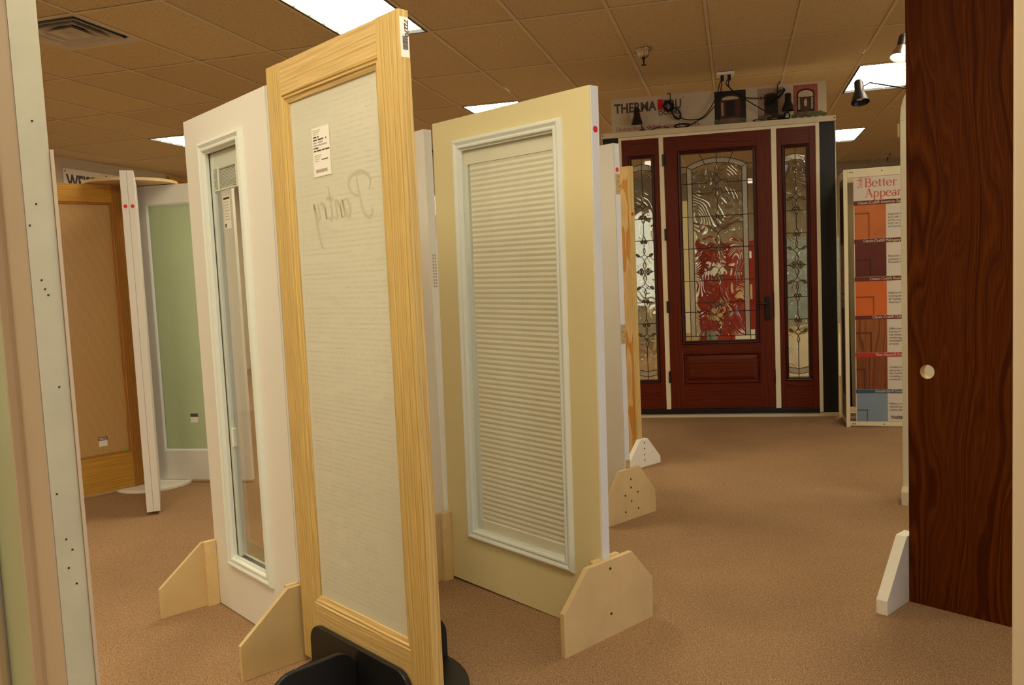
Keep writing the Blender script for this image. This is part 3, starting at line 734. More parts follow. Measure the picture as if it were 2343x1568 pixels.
for k in range(N):
    j = (k+1) % N; a, b_ = 2*math.pi*k/N, 2*math.pi*j/N
    hb_.quad([(hx+(hr-.0005)*math.cos(a), .002, hz+(hr-.0005)*math.sin(a)), (hx+(hr-.0005)*math.cos(b_), .002, hz+(hr-.0005)*math.sin(b_)), (hx+(hr-.0005)*math.cos(b_), .044, hz+(hr-.0005)*math.sin(b_)), (hx+(hr-.0005)*math.cos(a), .044, hz+(hr-.0005)*math.sin(a))])
hb_.build('bore_lining', M_mdfedge, t, label='pale raw wood inside the lock bore')
f = foot(t, .022, -1, [(-.19, 0), (-.19, .055), (-.015, .262), (.06, .262), (.235, .055), (.235, 0)], .042, M_wfoot, lab='white painted block foot')
f.location = (-.022-.0025, 0, 0)
foot(t, W, 1, foot_poly(-.19, .235, .055, .262, -.015, .06), .04, M_wfoot)

# ------------------------------------------------------------------ 8. foreground doors at the frame edges
M_offw = paint('door_offwhite', (.62, .50, .36), .5, .03)
t = thing('glazed_door', 'near white door edge with nail holes filling the left margin', 'door', left_end(-1.122, 1.115, .76), AE)
MB().ring(0, .76, .0, 2.03, .12, .60, .25, 1.9, 0, .045).build('slab', M_offw, t, .0015)
lite_frame(t, .15, .57, .28, 1.87, M_offw); pane(t, .147, .573, .277, 1.873, .018, M_green)
MB().box(.7605, .763, .003, .046, 0, 2.03).build('edge_strip', paint('edge_aged', (.58, .555, .41), .5, .08, .3, 8), t)
MB().box(.7605, .767, .0465, .052, .05, 1.575).build('weather_strip', M_offw, t)
rh = random.Random(5)
for z, y in ((1.485, .02), (1.36, .018), (1.345, .022), (1.335, .026), (1.18, .03), (1.0, .012), (.92, .02), (.90, .028), (.87, .02), (.84, .03), (1.45, .008), (1.62, .025)):
    MB().prism([(y+.0018*math.cos(2*math.pi*q/8), z+.0018*math.sin(2*math.pi*q/8)) for q in range(8)], 'x', .7631, .7635).build('nail_hole', M_bronze, t)
t = thing('flush_door', 'near cream door edge at the right margin', 'door', (.449, 1.56, 0), E33)
MB().box(0, .76, 0, .045, .0, 2.03).build('slab', M_offw, t, .0015)
MB().box(-.003, -.0005, .003, .042, 0, 2.03).build('edge_strip', M_offw, t)

# ------------------------------------------------------------------ 9. door carousel at far left
CX, CY = -3.95, 4.84
t = thing('door_carousel', 'round white and tan carousel discs holding doors at far left', 'carousel', (CX, CY, 0))
MB().prism([(.255*math.cos(2*math.pi*k/48), .255*math.sin(2*math.pi*k/48)) for k in range(48)], 'z', 0, .019).build('bottom_disc', M_wfoot, t, .002)
MB().prism([(.30*math.cos(2*math.pi*k/48), .30*math.sin(2*math.pi*k/48)) for k in range(48)], 'z', 2.066, 2.086).build('top_disc', M_mdf, t, .002)
MB().lathe([(.028, .019), (.028, 2.066)], 16).build('core_post', M_steel, t)
def spoke(ang, r0, off, name, lab): 
    a = R(ang); return thing(name, lab, 'door', (CX+r0*math.cos(a)-off*math.sin(a), CY+r0*math.sin(a)+off*math.cos(a), .021), a)
# fir door with reeded glass: local x runs outward, its seen face is local +y -> mirror so it is built face -y from the outer end
a = R(60); ox, oy = CX+.80*math.cos(R(-120)), CY+.80*math.sin(R(-120))
t = thing('fir_door', 'orange fir door with reeded glass on the carousel', 'door', (ox+.018*math.sin(a), oy-.018*math.cos(a), .021), a)
W, H = .762, 2.040
MB().box(0, .10, 0, .035, 0, H).build('stile', M_oakV, t, .001); MB().box(W-.10, W, 0, .035, 0, H).build('stile', M_oakV, t, .001)
MB().box(.1005, W-.1005, .0003, .0347, H-.115, H-.0005).build('top_rail', M_oakH, t, .001); MB().box(.1005, W-.1005, .0003, .0347, .0005, .235).build('bottom_rail', M_oakH, t, .001)
MB().mould(.118, W-.118, .253, H-.133, [(0, .012), (.004, .006), (.010, .006), (.018, .0005)]).build('bead', M_oakV, t)
gp = pane(t, .104, W-.104, .239, H-.119, .014, M_reed, .005)
sk = MB().box(.455, .513, .0128, .0134, .345, .368).build('sticker', M_ink, gp, label='small black lettered sticker'); MB().box(.455, .510, .0128, .0134, .305, .344).build('sticker', M_paper, gp)
for k in range(2): MB().box(.461, .507, .0121, .0126, .349+k*.009, .353+k*.009).build('print_line', M_paper, sk)
M_lime = paint('lime_dot', (.22, .62, .06), .5)
MB().disc(.622, .262, .010, .0128, .0134).build('sticker', M_lime, gp)
# two white doors back to back
for i, (off, lab) in enumerate(((-.0375, 'white slab door on the carousel, left of the back-to-back pair'), (.0005, 'white slab door on the carousel, right of the back-to-back pair'))):
    a = R(128); ox, oy = CX+.875*math.cos(R(-52)), CY+.875*math.sin(R(-52))
    t = thing('flush_door', lab, 'door', (ox, oy, .021), a, 'white doors on the carousel')
    y0 = -off-.037 if i == 0 else -off-.0365
    y0 = .0005 if i == 0 else -.0375
    MB().box(0, .762, y0, y0+.037, 0, 2.03).build('slab', M_white, t, .0012)
    m = MB().prism([(y0+.0185+.0105*math.cos(2*math.pi*q/20), 1.822+.0105*math.sin(2*math.pi*q/20)) for q in range(20)], 'x', -.0012, -.0002).build('sticker', M_red, t, label='round red dot sticker')
# white door with green frosted glass
t = thing('glazed_door', 'white door with green frosted glass at the carousel right side', 'door', (CX-.05, CY+.055, .021), R(3))
W, H = .762, 2.04
MB().ring(0, W, 0, H, .105, W-.105, .205, H-.125, 0, .035).build('slab', M_white, t, .001)
MB().mould(.117, W-.117, .217, H-.137, [(0, .012), (.006, .004), (.012, .0005)]).build('bead', M_vinyl, t)
gp = pane(t, .108, W-.108, .208, H-.128, .014, M_green, .005)
sk = MB().box(.318, .376, .0128, .0134, .44, .463).build('sticker', M_ink, gp, label='small black lettered sticker'); MB().box(.318, .373, .0128, .0134, .40, .439).build('sticker', M_paper, gp)
MB().disc(.625, .262, .010, .0128, .0134).build('sticker', M_lime, gp)
MB().disc(.26, 1.52, .003, .0128, .0134).build('sticker', M_paper, gp)

# ------------------------------------------------------------------ 10. left wall sign and picture
t = thing('wall_sign', 'white wall sign with big black capital letters at far left', 'sign', (X0+.002, 8.47, 2.40), R(90))
MB().box(0, 1.75, -.012, 0, .0, .50).build('board', M_paper, t, .001)
text('lettering', 'WEISER', .23, M_ink, t, .04, -.0125, .268, width=.60, bold=.008)
for x in (.03, .72, 1.72): MB().disc(x, .47, .010, -.0135, -.0122, 10).build('screw', M_bronze, t)
t = thing('wall_panel', 'small orange wooden panel high on the left wall', 'wall panel', (X0+.002, 10.42, 2.35), R(90))
MB().ring(0, .9, 0, .655, .06, .84, .06, .595, -.03, 0).build('frame', M_oakH, t, .002); MB().box(.058, .842, -.018, -.004, .058, .597).build('panel', M_oakV, t)

# ------------------------------------------------------------------ 11. entry door display
UX, UY, UR = -.143, 7.53, R(3)
def unit(name, lab, cat, dx=0, group=None):
    t = thing(name, lab, cat, (UX+dx*math.cos(UR), UY+dx*math.sin(UR), 0), UR, group); return t
t = unit('display_surround', 'cream and black display frame around the mahogany entry door', 'display')
MB().box(-.985, .985, -.02, .36, 2.515, 2.56).build('cap_board', M_ivory, t, .002)
MB().box(-.985, .985, .0, .36, 0, .034).build('base_board', M_ivory, t, .002)
for x0, x1 in ((-.978, -.838), (.852, .978)):
    MB().box(x0, x1, .012, .03, .034, 2.515).build('black_panel', M_black, t)
for x0 in (-.985, .978): MB().box(x0, x0+.007, .005, .36, .034, 2.515).build('side_edge', M_ivory, t)
for x in (-.972, .972): MB().disc(x, 2.54, .006, -.0215, -.0195, 10).build('screw', M_screw, t)
for x0, x1 in ((-.838, -.812), (-.486, -.448), (.460, .503), (.822, .852)): MB().box(x0, x1, -.004, .12, .04, 2.515).build('jamb', M_jamb, t, .002)
for x0, x1 in ((-.812, -.486), (-.448, .460), (.503, .822)): MB().box(x0, x1, .0, .12, 2.490, 2.515).build('head_jamb', M_jamb, t)
MB().box(-.812, .822, -.012, .12, .0345, .078).build('sill', M_black, t, .003)

PROF = [(0, .012), (.002, -.006), (.010, -.011), (.018, -.007), (.026, -.010), (.034, .001)]
def bez(p, n=8): return spl(p, n)
def leaded(door, x0, x1, z0, z1, rows, kind):
    """cames, panes and gems in normalised coordinates a (across 0..1), b (down 0..1)"""
    Wd, Hd = x1-x0, z1-z0; yf = .016
    def Q(a, b): return (x0+a*Wd, z1-b*Hd)
    cw = .0062; cm = MB()
    def line(*ab, wd=cw): cm.ribbon([Q(*p) for p in ab], wd, yf-.0045, yf+.001)
    def curve(*ab): cm.ribbon(bez([Q(*p) for p in ab]), cw*.85, yf-.0045, yf+.001)
    def poly_pane(pts, mat, name='glass_pane', y=yf, th=.004, lab=None):
        return MB().prism([Q(*p) for p in pts], 'y', y, y+th).build(name, mat, door, label=lab)
    def almond(ca, b0, b1, hw, mat=M_gem, name='glass_gem'):
        n = 8; L = [(ca-hw*math.sin(math.pi*k/n), b0+(b1-b0)*k/n) for k in range(n+1)]; Rr = [(ca+hw*math.sin(math.pi*k/n), b0+(b1-b0)*k/n) for k in range(n+1)]
        line(*L, wd=.0045); line(*Rr, wd=.0045)
        m = MB(); ring_ = [Q(*p) for p in L+Rr[::-1][1:-1]]; c = Q(ca, (b0+b1)/2); b = len(m.v)
        m.v += [(x, yf-.001, z) for x, z in ring_]+[((x+c[0])/2, yf-.006, (z+c[1])/2) for x, z in ring_]; n2 = len(ring_)
        for i in range(n2): j = (i+1) % n2; m.f.append((i, j, n2+j, n2+i))
        m.f.append(tuple(range(n2, 2*n2))); m.build(name, mat, door)
    def leaf(a0, b0, a1, b1, hw=.02):
        n = 8; dx, db = a1-a0, b1-b0; L = []; Rr = []
        for k in range(n+1):
            s = math.sin(math.pi*k/n); ca, cb = a0+dx*k/n, b0+db*k/n
            L.append((ca, cb-hw*s)); Rr.append((ca, cb+hw*s))
        line(*L, wd=.004); line(*Rr, wd=.004)
        MB().prism([Q(*p) for p in L+Rr[::-1][1:-1]], 'y', yf-.003, yf-.0005).build('amber_leaf', M_amber, door)
    def moons(b, sgn, hw, dep):
        for s in (-1, 1):
            P = [(.5+s*hw*.12, b-sgn*dep*.0), (.5+s*hw*.3, b-sgn*dep*.9), (.5+s*hw*.75, b-sgn*dep), (.5+s*hw, b)]
            curve(*P); q = bez(P, 4)
            MB().prism([Q(*p) for p in q]+[Q(.5+s*hw*.5, b)], 'y', yf-.003, yf-.0005).build('amber_leaf', M_amber, door)
    def half(fl):
        """upper half of the vine; fl mirrors b about the middle"""
        return (lambda b: b) if not fl else (lambda b: 2*rows['mid']-b)
    if kind == 'door':
        ai, ao = .147, .074; full = [.157, .333, .503, .677, .845]
        vs = [0, .066]+full+[.977]
        # border cames and panes
        for a in (ao, 1-ao): line((a, .066), (a, 1.0))
        for a in (ai, 1-ai): line((a, .082), (a, .977))
        for b in full[1:-1]: line((0, b), (1, b))
        for b in (.157, .845): line((0, b), (.36, b)); line((.64, b), (1, b))
        line((0, .977), (1, .977)); line((0, .066), (ao, .066)); line((1, .066), (1-ao, .066))
        for a in (.347, .653): line((a, .977), (a, 1.))
        bb = [.066]+full+[.977]
        for i in range(len(bb)-1):
            for s in (0, 1):
                f = (lambda a: a) if s == 0 else (lambda a: 1-a)
                poly_pane([(f(0), bb[i]), (f(ao), bb[i]), (f(ao), bb[i+1]), (f(0), bb[i+1])], M_bevel, 'bevel_pane')
                t0 = bb[i] if i else .074
                poly_pane([(f(ao), bb[i]), (f(ai), bb[i] if i else .082), (f(ai), bb[i+1]), (f(ao), bb[i+1])], M_grain, 'textured_pane')
        for a0, a1 in ((0, ao), (ao, .347), (.347, .653), (.653, 1-ao), (1-ao, 1)): poly_pane([(a0, .977), (a1, .977), (a1, 1), (a0, 1)], M_bevel, 'bevel_pane')
        def arc_o(a): q = (a-.5)/(.5-ao); return .025+.041*q*q
        def arc_i(a): q = (a-.5)/(.5-ai); return .052+.030*q*q
        As = [ao, .30, .5, .70, 1-ao]; Ai = [ai, .335, .5, .665, 1-ai]
        line(*[(ao+(1-2*ao)*k/24, arc_o(ao+(1-2*ao)*k/24)) for k in range(25)]); line(*[(ai+(1-2*ai)*k/24, arc_i(ai+(1-2*ai)*k/24)) for k in range(25)])
        for k in range(5):
            if k in (0, 4): line((As[k], arc_o(As[k])), (Ai[k], arc_i(Ai[k])))
            else: line((As[k]+(As[k]-.5)*.18, 0), (Ai[k], arc_i(Ai[k])))
        for k in range(4):
            po = [(As[k]+(As[k+1]-As[k])*q/6, arc_o(As[k]+(As[k+1]-As[k])*q/6)) for q in range(7)]; pi_ = [(Ai[k]+(Ai[k+1]-Ai[k])*q/6, arc_i(Ai[k]+(Ai[k+1]-Ai[k])*q/6)) for q in range(7)]
            poly_pane(po+pi_[::-1], M_grain, 'textured_pane')
            tops = [(0 if k == 0 else As[k]+(As[k]-.5)*.18, 0), (1 if k == 3 else As[k+1]+(As[k+1]-.5)*.18, 0)]
            pts = tops[:1]+tops[1:]+([(1, .066)] if k == 3 else [])+po[::-1]+([(0, .066)] if k == 0 else [])
            poly_pane(pts, M_bevel, 'bevel_pane')
        fr = [.157, .21, .333, .503, .677, .793, .845, .977]
        pi_ = [(ai+(1-2*ai)*q/16, arc_i(ai+(1-2*ai)*q/16)) for q in range(17)]
        poly_pane(pi_+[(1-ai, .157), (ai, .157)], M_swirl, 'swirl_pane')
        for i in range(len(fr)-1): poly_pane([(ai, fr[i]), (1-ai, fr[i]), (1-ai, fr[i+1]), (ai, fr[i+1])], M_swirl, 'swirl_pane')
        line((.5, .052), (.5, .063)); line((.5, .938), (.5, .977))
        for fl in (0, 1):
            g = half(fl); sg = -1 if fl else 1
            almond(.5, *sorted((g(.063), g(.117))), .03)
            for s in (-1, 1):
                A = lambda d: .5+s*d
                curve((.5, g(.117)), (A(.04), g(.136)), (A(.08), g(.146))); leaf(A(.08), g(.143), A(.165), g(.157), .009*1)
                curve((A(.075), g(.145)), (A(.03), g(.150)), (.5, g(.166)))
                line((A(.06), g(.21)), (A(.353), g(.21)))
                curve((.5, g(.385)), (A(.03), g(.398)), (A(.08), g(.402))); leaf(A(.075), g(.402), A(.165), g(.383), .009)
                curve((A(.165), g(.383)), (A(.25), g(.373)), (A(.353), g(.369))); curve((A(.08), g(.401)), (A(.03), g(.412)), (.5, g(.428)))
            almond(.5, *sorted((g(.167), g(.197))), .018); almond(.5, *sorted((g(.199), g(.246))), .03)
            moons(g(.21), sg, .075, .022)
            line((.5, g(.246)), (.5, g(.30))); almond(.5, *sorted((g(.30), g(.35))), .03); moons(g(.333), -sg, .075, .020)
            almond(.5, *sorted((g(.352), g(.385))), .018); almond(.5, *sorted((g(.428), g(.492))), .03)
    else:
        mid = rows['mid']
        line((.5, 0), (.5, .163)); line((.5, .845), (.5, 1))
        for top in (0, 1):
            F = (lambda b: b) if not top else (lambda b: 2*mid-b)
            for bs, bc in ((.034, .025), (.058, .050)): curve((0, F(bs)), (.5, F(bc)), (1, F(bs)))
        for b in (.269, .366, .646, .743): line((0, b), (1, b))
        line((0, mid), (1, mid))
        bb = [0, .030]; cuts = [.054, .269, .366, mid, .646, .743, .958]
        poly_pane([(0, 0), (.5, 0), (.5, .026), (0, .034)], M_bevel, 'bevel_pane'); poly_pane([(.5, 0), (1, 0), (1, .034), (.5, .026)], M_bevel, 'bevel_pane')
        poly_pane([(0, .034), (.5, .025), (1, .034), (1, .058), (.5, .050), (0, .058)], M_grain, 'textured_pane')
        for i in range(len(cuts)-1):
            poly_pane([(0, cuts[i]), (.5, cuts[i]), (.5, cuts[i+1]), (0, cuts[i+1])], M_swirl, 'swirl_pane'); poly_pane([(.5, cuts[i]), (1, cuts[i]), (1, cuts[i+1]), (.5, cuts[i+1])], M_swirl, 'swirl_pane')
        G = lambda b: 2*mid-b
        poly_pane([(0, G(.058)), (.5, G(.050)), (1, G(.058)), (1, G(.034)), (.5, G(.026)), (0, G(.034))], M_grain, 'textured_pane')
        poly_pane([(0, 1), (1, 1), (1, G(.034)), (.5, G(.026)), (0, G(.034))], M_bevel, 'bevel_pane')
        for fl in (0, 1):
            g = half(fl); sg = -1 if fl else 1
            almond(.5, *sorted((g(.163), g(.195))), .065)
            for s in (-1, 1):
                A = lambda d: .5+s*d
                curve((.5, g(.195)), (A(.12), g(.208)), (A(.22), g(.213))); leaf(A(.22), g(.213), A(.48), g(.223), .007)
                curve((A(.22), g(.212)), (A(.08), g(.216)), (.5, g(.227)))
                curve((.5, g(.427)), (A(.1), g(.435)), (A(.22), g(.438))); leaf(A(.22), g(.437), A(.48), g(.427), .007); curve((A(.22), g(.438)), (A(.08), g(.446)), (.5, g(.458)))
            almond(.5, *sorted((g(.227), g(.253))), .055); almond(.5, *sorted((g(.254), g(.29))), .085); moons(g(.269), sg, .19, .014)
            line((.5, g(.29)), (.5, g(.344))); almond(.5, *sorted((g(.344), g(.378))), .085); moons(g(.366), -sg, .19, .013)
            line((.5, g(.378)), (.5, g(.397))); almond(.5, *sorted((g(.397), g(.427))), .055); almond(.5, *sorted((g(.458), g(.496))), .085)
    # the cross at the middle
    mid = rows['mid']; asp = Wd/Hd
    k = 1 if kind == 'door' else 1
    gw = (.13, .035) if kind == 'door' else (.30, .12)
    for s in (-1, 1):
        c0, c1 = .5+s*gw[1], .5+s*(gw[1]+gw[0]); n = 8; hh = .007
        L = [(c0+(c1-c0)*i/n, mid-hh*math.sin(math.pi*i/n)) for i in range(n+1)]; Rr = [(c0+(c1-c0)*i/n, mid+hh*math.sin(math.pi*i/n)) for i in range(n+1)]
        line(*L, wd=.0045); line(*Rr, wd=.0045)
        m = MB(); ring_ = [Q(*p) for p in L+Rr[::-1][1:-1]]; c = Q((c0+c1)/2, mid)
        m.v += [(x, yf-.001, z) for x, z in ring_]+[((x+c[0])/2, yf-.006, (z+c[1])/2) for x, z in ring_]; n2 = len(ring_)
        for i in range(n2): j = (i+1) % n2; m.f.append((i, j, n2+j, n2+i))
        m.f.append(tuple(range(n2, 2*n2))); m.build('glass_gem', M_gem, door)
        for s2 in (-1, 1):
            P = [(.5+s*gw[1]*.6, mid+s2*.004), (.5+s*gw[1]*1.2, mid+s2*.015), (.5+s*(gw[1]+gw[0]*.5), mid+s2*.011)]
            curve(*P); MB().prism([Q(*p) for p in bez(P, 4)]+[Q(.5+s*gw[1]*1.6, mid+s2*.004)], 'y', yf-.003, yf-.0005).build('amber_leaf', M_amber, door)
    almond(.5, mid-.010, mid+.010, gw[1]*.7)
    cm.build('lead_cames', M_lead, door)

# the mahogany door itself
t = unit('entry_door', 'red mahogany entry door with an arched leaded glass lite and black lever', 'door')
DX0, DX1, DZ0, DZ1 = -.444, .457, .082, 2.487
gx0, gx1, gz0, gz1 = -.297, .303, .690, 2.327
sl = (gx0+DX0)/2
MB().box(DX0, gx0-.034, .0, .045, DZ0, DZ1).build('stile', M_mahV, t, .001); MB().box(gx1+.034, DX1, .0, .045, DZ0, DZ1).build('stile', M_mahV, t, .001)
MB().box(gx0-.0335, gx1+.0335, .0004, .0446, gz1+.034, DZ1).build('top_rail', M_mahH, t, .001)
MB().box(gx0-.0335, gx1+.0335, .0004, .0446, .580, gz0-.034).build('lock_rail', M_mahH, t, .001)
MB().box(gx0-.0335, gx1+.0335, .0004, .0446, DZ0, .300).build('bottom_rail', M_mahH, t, .001)
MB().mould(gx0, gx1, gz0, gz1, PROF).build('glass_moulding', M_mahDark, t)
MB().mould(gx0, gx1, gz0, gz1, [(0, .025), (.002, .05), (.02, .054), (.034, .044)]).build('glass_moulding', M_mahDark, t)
p = MB(); p.mould(gx0-.0335+.06, gx1+.0335-.06, .36, .52, [(.0595, .0), (.052, -.006), (.045, .004), (.040, .016), (.034, .018), (0, .004)]); p.quad([(gx0+.0265, .004, .36), (gx1-.0265, .004, .36), (gx1-.0265, .004, .52), (gx0+.0265, .004, .52)])
p.build('raised_panel', M_mahH, t); MB().box(gx0-.03, gx1+.03, .022, .04, .302, .578).build('panel_core', M_mahV, t)
leaded(t, gx0, gx1, gz0, gz1, dict(mid=.503), 'door')
h = MB().prism(rplate(-.024, .024, 1.065, .022, .855), 'y', -.012, -.0005).build('handle_plate', M_bronze, t, .003); h.location = (.403, 0, 0)
MB().tube([(0, -.012, 1.0), (0, -.05, 1.0), (-.01, -.056, 1.0), (-.06, -.058, 1.003), (-.10, -.056, .998)], [.010, .010, .010, .009, .007], 10).build('lever', M_bronze, h, smooth=True)
MB().lathe([(.001, 0), (.014, 0), (.014, .008), (.001, .009)], 14, mat=Matrix.Rotation(R(90), 3, 'X')).build('key_cylinder', M_bronze, h, loc=(0, -.012, .895))
for z in (.37, 1.0, 1.64, 2.29): MB().tube([(DX0-.006, -.010, z-.052), (DX0-.006, -.010, z+.052)], .009, 8).box(DX0-.012, DX0+.004, -.006, -.0005, z-.05, z+.05).build('hinge', M_bronze, t)
for z0_, z1_ in ((.875, 1.10), (.30, .415)): MB().box(DX1-.002, DX1+.0025, -.014, -.001, z0_, z1_).build('strike_strip', M_bronze, t)

for side, (sx0, sx1, lab) in enumerate(((-.812, -.486, 'left mahogany sidelight with leaded glass beside the fir slab door'), (.503, .822, 'right mahogany sidelight with leaded glass beside the black panel'))):
    t = unit('sidelight', lab, 'sidelight', 0, 'mahogany sidelights')
    c = (-.642 if side == 0 else .657); hw = .083
    b0, b1 = .348, 2.318
    MB().box(sx0, c-hw-.03, .0, .045, .082, 2.488).build('stile', M_mahV, t, .001); MB().box(c+hw+.03, sx1, .0, .045, .082, 2.488).build('stile', M_mahV, t, .001)
    MB().box(c-hw-.0295, c+hw+.0295, .0004, .0446, b1+.03, 2.488).build('top_rail', M_mahH, t, .001); MB().box(c-hw-.0295, c+hw+.0295, .0004, .0446, .082, b0-.03).build('bottom_rail', M_mahH, t, .001)
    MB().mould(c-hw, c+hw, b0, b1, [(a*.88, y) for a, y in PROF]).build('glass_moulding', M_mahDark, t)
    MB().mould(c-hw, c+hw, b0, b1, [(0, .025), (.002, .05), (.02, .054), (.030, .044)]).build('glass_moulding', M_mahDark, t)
    leaded(t, c-hw, c+hw, b0, b1, dict(mid=.506), 'side')

# banner on top
t = unit('banner_sign', 'long tan door maker banner with black letters and house photos', 'sign')
SB = 2.562
def SP(px, py):  # photo pixel on the banner -> local x, z
    x = -.905+(px-1397)*.00368; yb = 297-(px-1397)*(27/501); return (x, SB+(yb-py)*.00385)
M_ban = paint('banner_vinyl', (.66, .56, .40), .5, .03)
MB().box(-.905, .940, .16, .166, SB, SB+.325).build('board', M_ban, t)
by = .1597
text('lettering', 'THERMA', .115, M_ink, t, -.877, by, 2.760, width=.378, bold=.0038)
MB().box(-.489, -.443, by-.001, by, 2.758, 2.850).build('red_mark', M_red, t)
text('lettering', 'TRU', .115, M_ink, t, -.437, by, 2.760, width=.155, bold=.0038)
text('registered_mark', '®', .026, M_red, t, -.276, by, 2.838)
text('lettering', 'DOORS', .055, M_ink, t, -.482, by, 2.712, width=.195, bold=.001)
M_tagred = paint('tag_red', (.50, .06, .03), .5)
serif('tagline', 'Distinctively', .053, M_tagred, t, -.868, by, 2.598, width=.262)
serif('tagline', 'styled,', .053, M_tagred, t, -.590, by, 2.598, width=.130, bold=1.5)
serif('tagline', 'uniquely', .053, M_tagred, t, -.440, by, 2.598, width=.165)
serif('tagline', 'yours.', .053, M_tagred, t, -.255, by, 2.598, width=.135, bold=1.5)
M_brick = paint('print_brick', (.42, .11, .07), .5, .25, .3, 30); M_print_dk = paint('print_dark', (.025, .016, .012), .5, .3, .3, 12); M_print_br = paint('print_brown', (.10, .035, .018), .5, .2, .3, 12)
M_print_st = paint('print_stone', (.42, .31, .22), .5, .15, .3, 14); M_print_gn = paint('print_bush', (.13, .15, .06), .6, .5, .3, 60); M_print_gl = paint('print_glow', (.62, .50, .36), .5, .1)
M_print_step = paint('print_step', (.20, .13, .085), .5, .2, .3, 20)
def PB(par, x0, x1, z0, z1, mt, d): return MB().box(x0, x1, by-.0006*d-.0005, by-.0006*d, z0, z1).build('photo_print', mt, par)
def arch(par, x0, x1, z0, zs, rise, mt, d):
    pts = [(x0, z0), (x1, z0)]+[((x0+x1)/2+(x1-x0)/2*math.cos(R(180*k/14)), zs+rise*math.sin(R(180*k/14))) for k in range(15)]
    return MB().prism(pts, 'y', by-.0006*d-.0005, by-.0006*d).build('photo_print', mt, par)
ph = PB(t, .005, .272, 2.585, 2.872, M_print_dk, 1)
arch(ph, .055, .225, 2.63, 2.80, .035, M_print_br, 2); arch(ph, .07, .21, 2.795, 2.80, .025, M_print_gl, 3); PB(ph, .062, .08, 2.66, 2.775, M_print_st, 3); PB(ph, .10, .18, 2.65, 2.785, M_print_dk, 3); PB(ph, .045, .235, 2.585, 2.632, M_print_step, 3)
for x in (.022, .252): MB().disc(x, 2.607, .022, by-.003, by-.0025, 14, .028).build('photo_print', M_print_gn, ph)
ph = PB(t, .372, .595, 2.60, 2.865, M_print_st, 1)
arch(ph, .425, .54, 2.635, 2.80, .022, M_print_br, 2); arch(ph, .438, .528, 2.65, 2.79, .018, M_print_dk, 3); PB(ph, .372, .595, 2.600, 2.637, M_print_step, 2); PB(ph, .395, .403, 2.77, 2.80, M_print_dk, 2)
ph = PB(t, .668, .868, 2.605, 2.868, M_brick, 1)
arch(ph, .695, .842, 2.64, 2.79, .045, M_print_dk, 2); arch(ph, .708, .83, 2.765, 2.787, .033, M_print_gl, 3); PB(ph, .735, .80, 2.648, 2.765, M_print_br, 3)
MB().disc(.768, 2.715, .013, by-.003, by-.0025, 16, .033).build('photo_print', M_print_gl, ph)
for x in (.706, .812): PB(ph, x, x+.018, 2.66, 2.76, M_print_st, 3)
for k in range(9): MB().disc(.675+k*.03, 2.605+.012*(k % 2), .026, by-.0032-.0001*k, by-.0028, 12, .02).build('photo_print', M_print_gn, ph)
for x in (-.905, .0): MB().box(x, x+.17, .154, .158, SB, SB+.022).build('clip_strip', M_jamb, t)

# black clamp lamps standing on the cap
def clamp_lamp(name, lab, head, base, rz=0, tilt=0, k=1., lit=False, arm=None, tx=0):
    """bell shaped shade, thin arm and foot; head = centre of the shade mouth"""
    t = thing(name, lab, 'lamp', base, rz, 'black clamp lamps')
    hv = Vector(head)-Vector(base); hv = Matrix.Rotation(-rz, 3, 'Z') @ hv
    rot = Matrix.Rotation(tilt, 3, 'Y') @ Matrix.Rotation(tx, 3, 'X')
    prof = [(.052, 0), (.050, .008), (.040, .040), (.029, .066), (.0265, .070), (.0255, .128), (.021, .138), (.001, .140)]
    inner = [(.050, .001), (.038, .040), (.026, .066), (.022, .120)]
    s = MB().lathe([(a*k, b*k) for a, b in prof], 24, hv, rot).build('shade', M_steel if lit else M_blkmetal, t, smooth=True)
    if lit: MB().lathe([(a*k*1.04, b*k) for a, b in prof[4:]], 24, hv, rot).build('shade_neck', M_blkmetal, s, smooth=True)
    MB().lathe([(a*k, b*k) for a, b in inner], 24, hv, rot).build('reflector', paint('reflector_white', (.8, .8, .78), .3) if lit else M_blkmetal, s, smooth=True)
    bm_ = MB().lathe([(.001, .012), (.020, .022), (.027, .04), (.018, .062), (.012, .07)], 14, hv, Matrix.Scale(k, 3) @ rot).build('bulb', M_bulb if lit else M_paper, s, smooth=True)
    nk = hv+rot @ Vector((.024*k, 0, .10*k))
    pts = [nk]+[Matrix.Rotation(-rz, 3, 'Z') @ (Vector(q)-Vector(base)) for q in (arm or [])]+[Vector((0, 0, .02))]
    MB().tube(pts, .0042*k, 8).build('arm', M_blkmetal, t, smooth=True)
    MB().box(-.026*k, .026*k, -.02, .02, 0, .02).build('base', M_blkmetal, t, .003)
    return t
def UW(x, y, z): return (UX+x*math.cos(UR)-y*math.sin(UR), UY+x*math.sin(UR)+y*math.cos(UR), z)
clamp_lamp('clamp_lamp', 'black clamp lamp in front of the big letters on the banner', UW(-.672, .05, 2.634), UW(-.625, .06, 2.5605), UR, 0, 1.0)
clamp_lamp('clamp_lamp', 'black clamp lamp in front of the brick house photo on the banner', UW(.612, .05, 2.640), UW(.58, .08, 2.5605), UR, 0, 1.05)

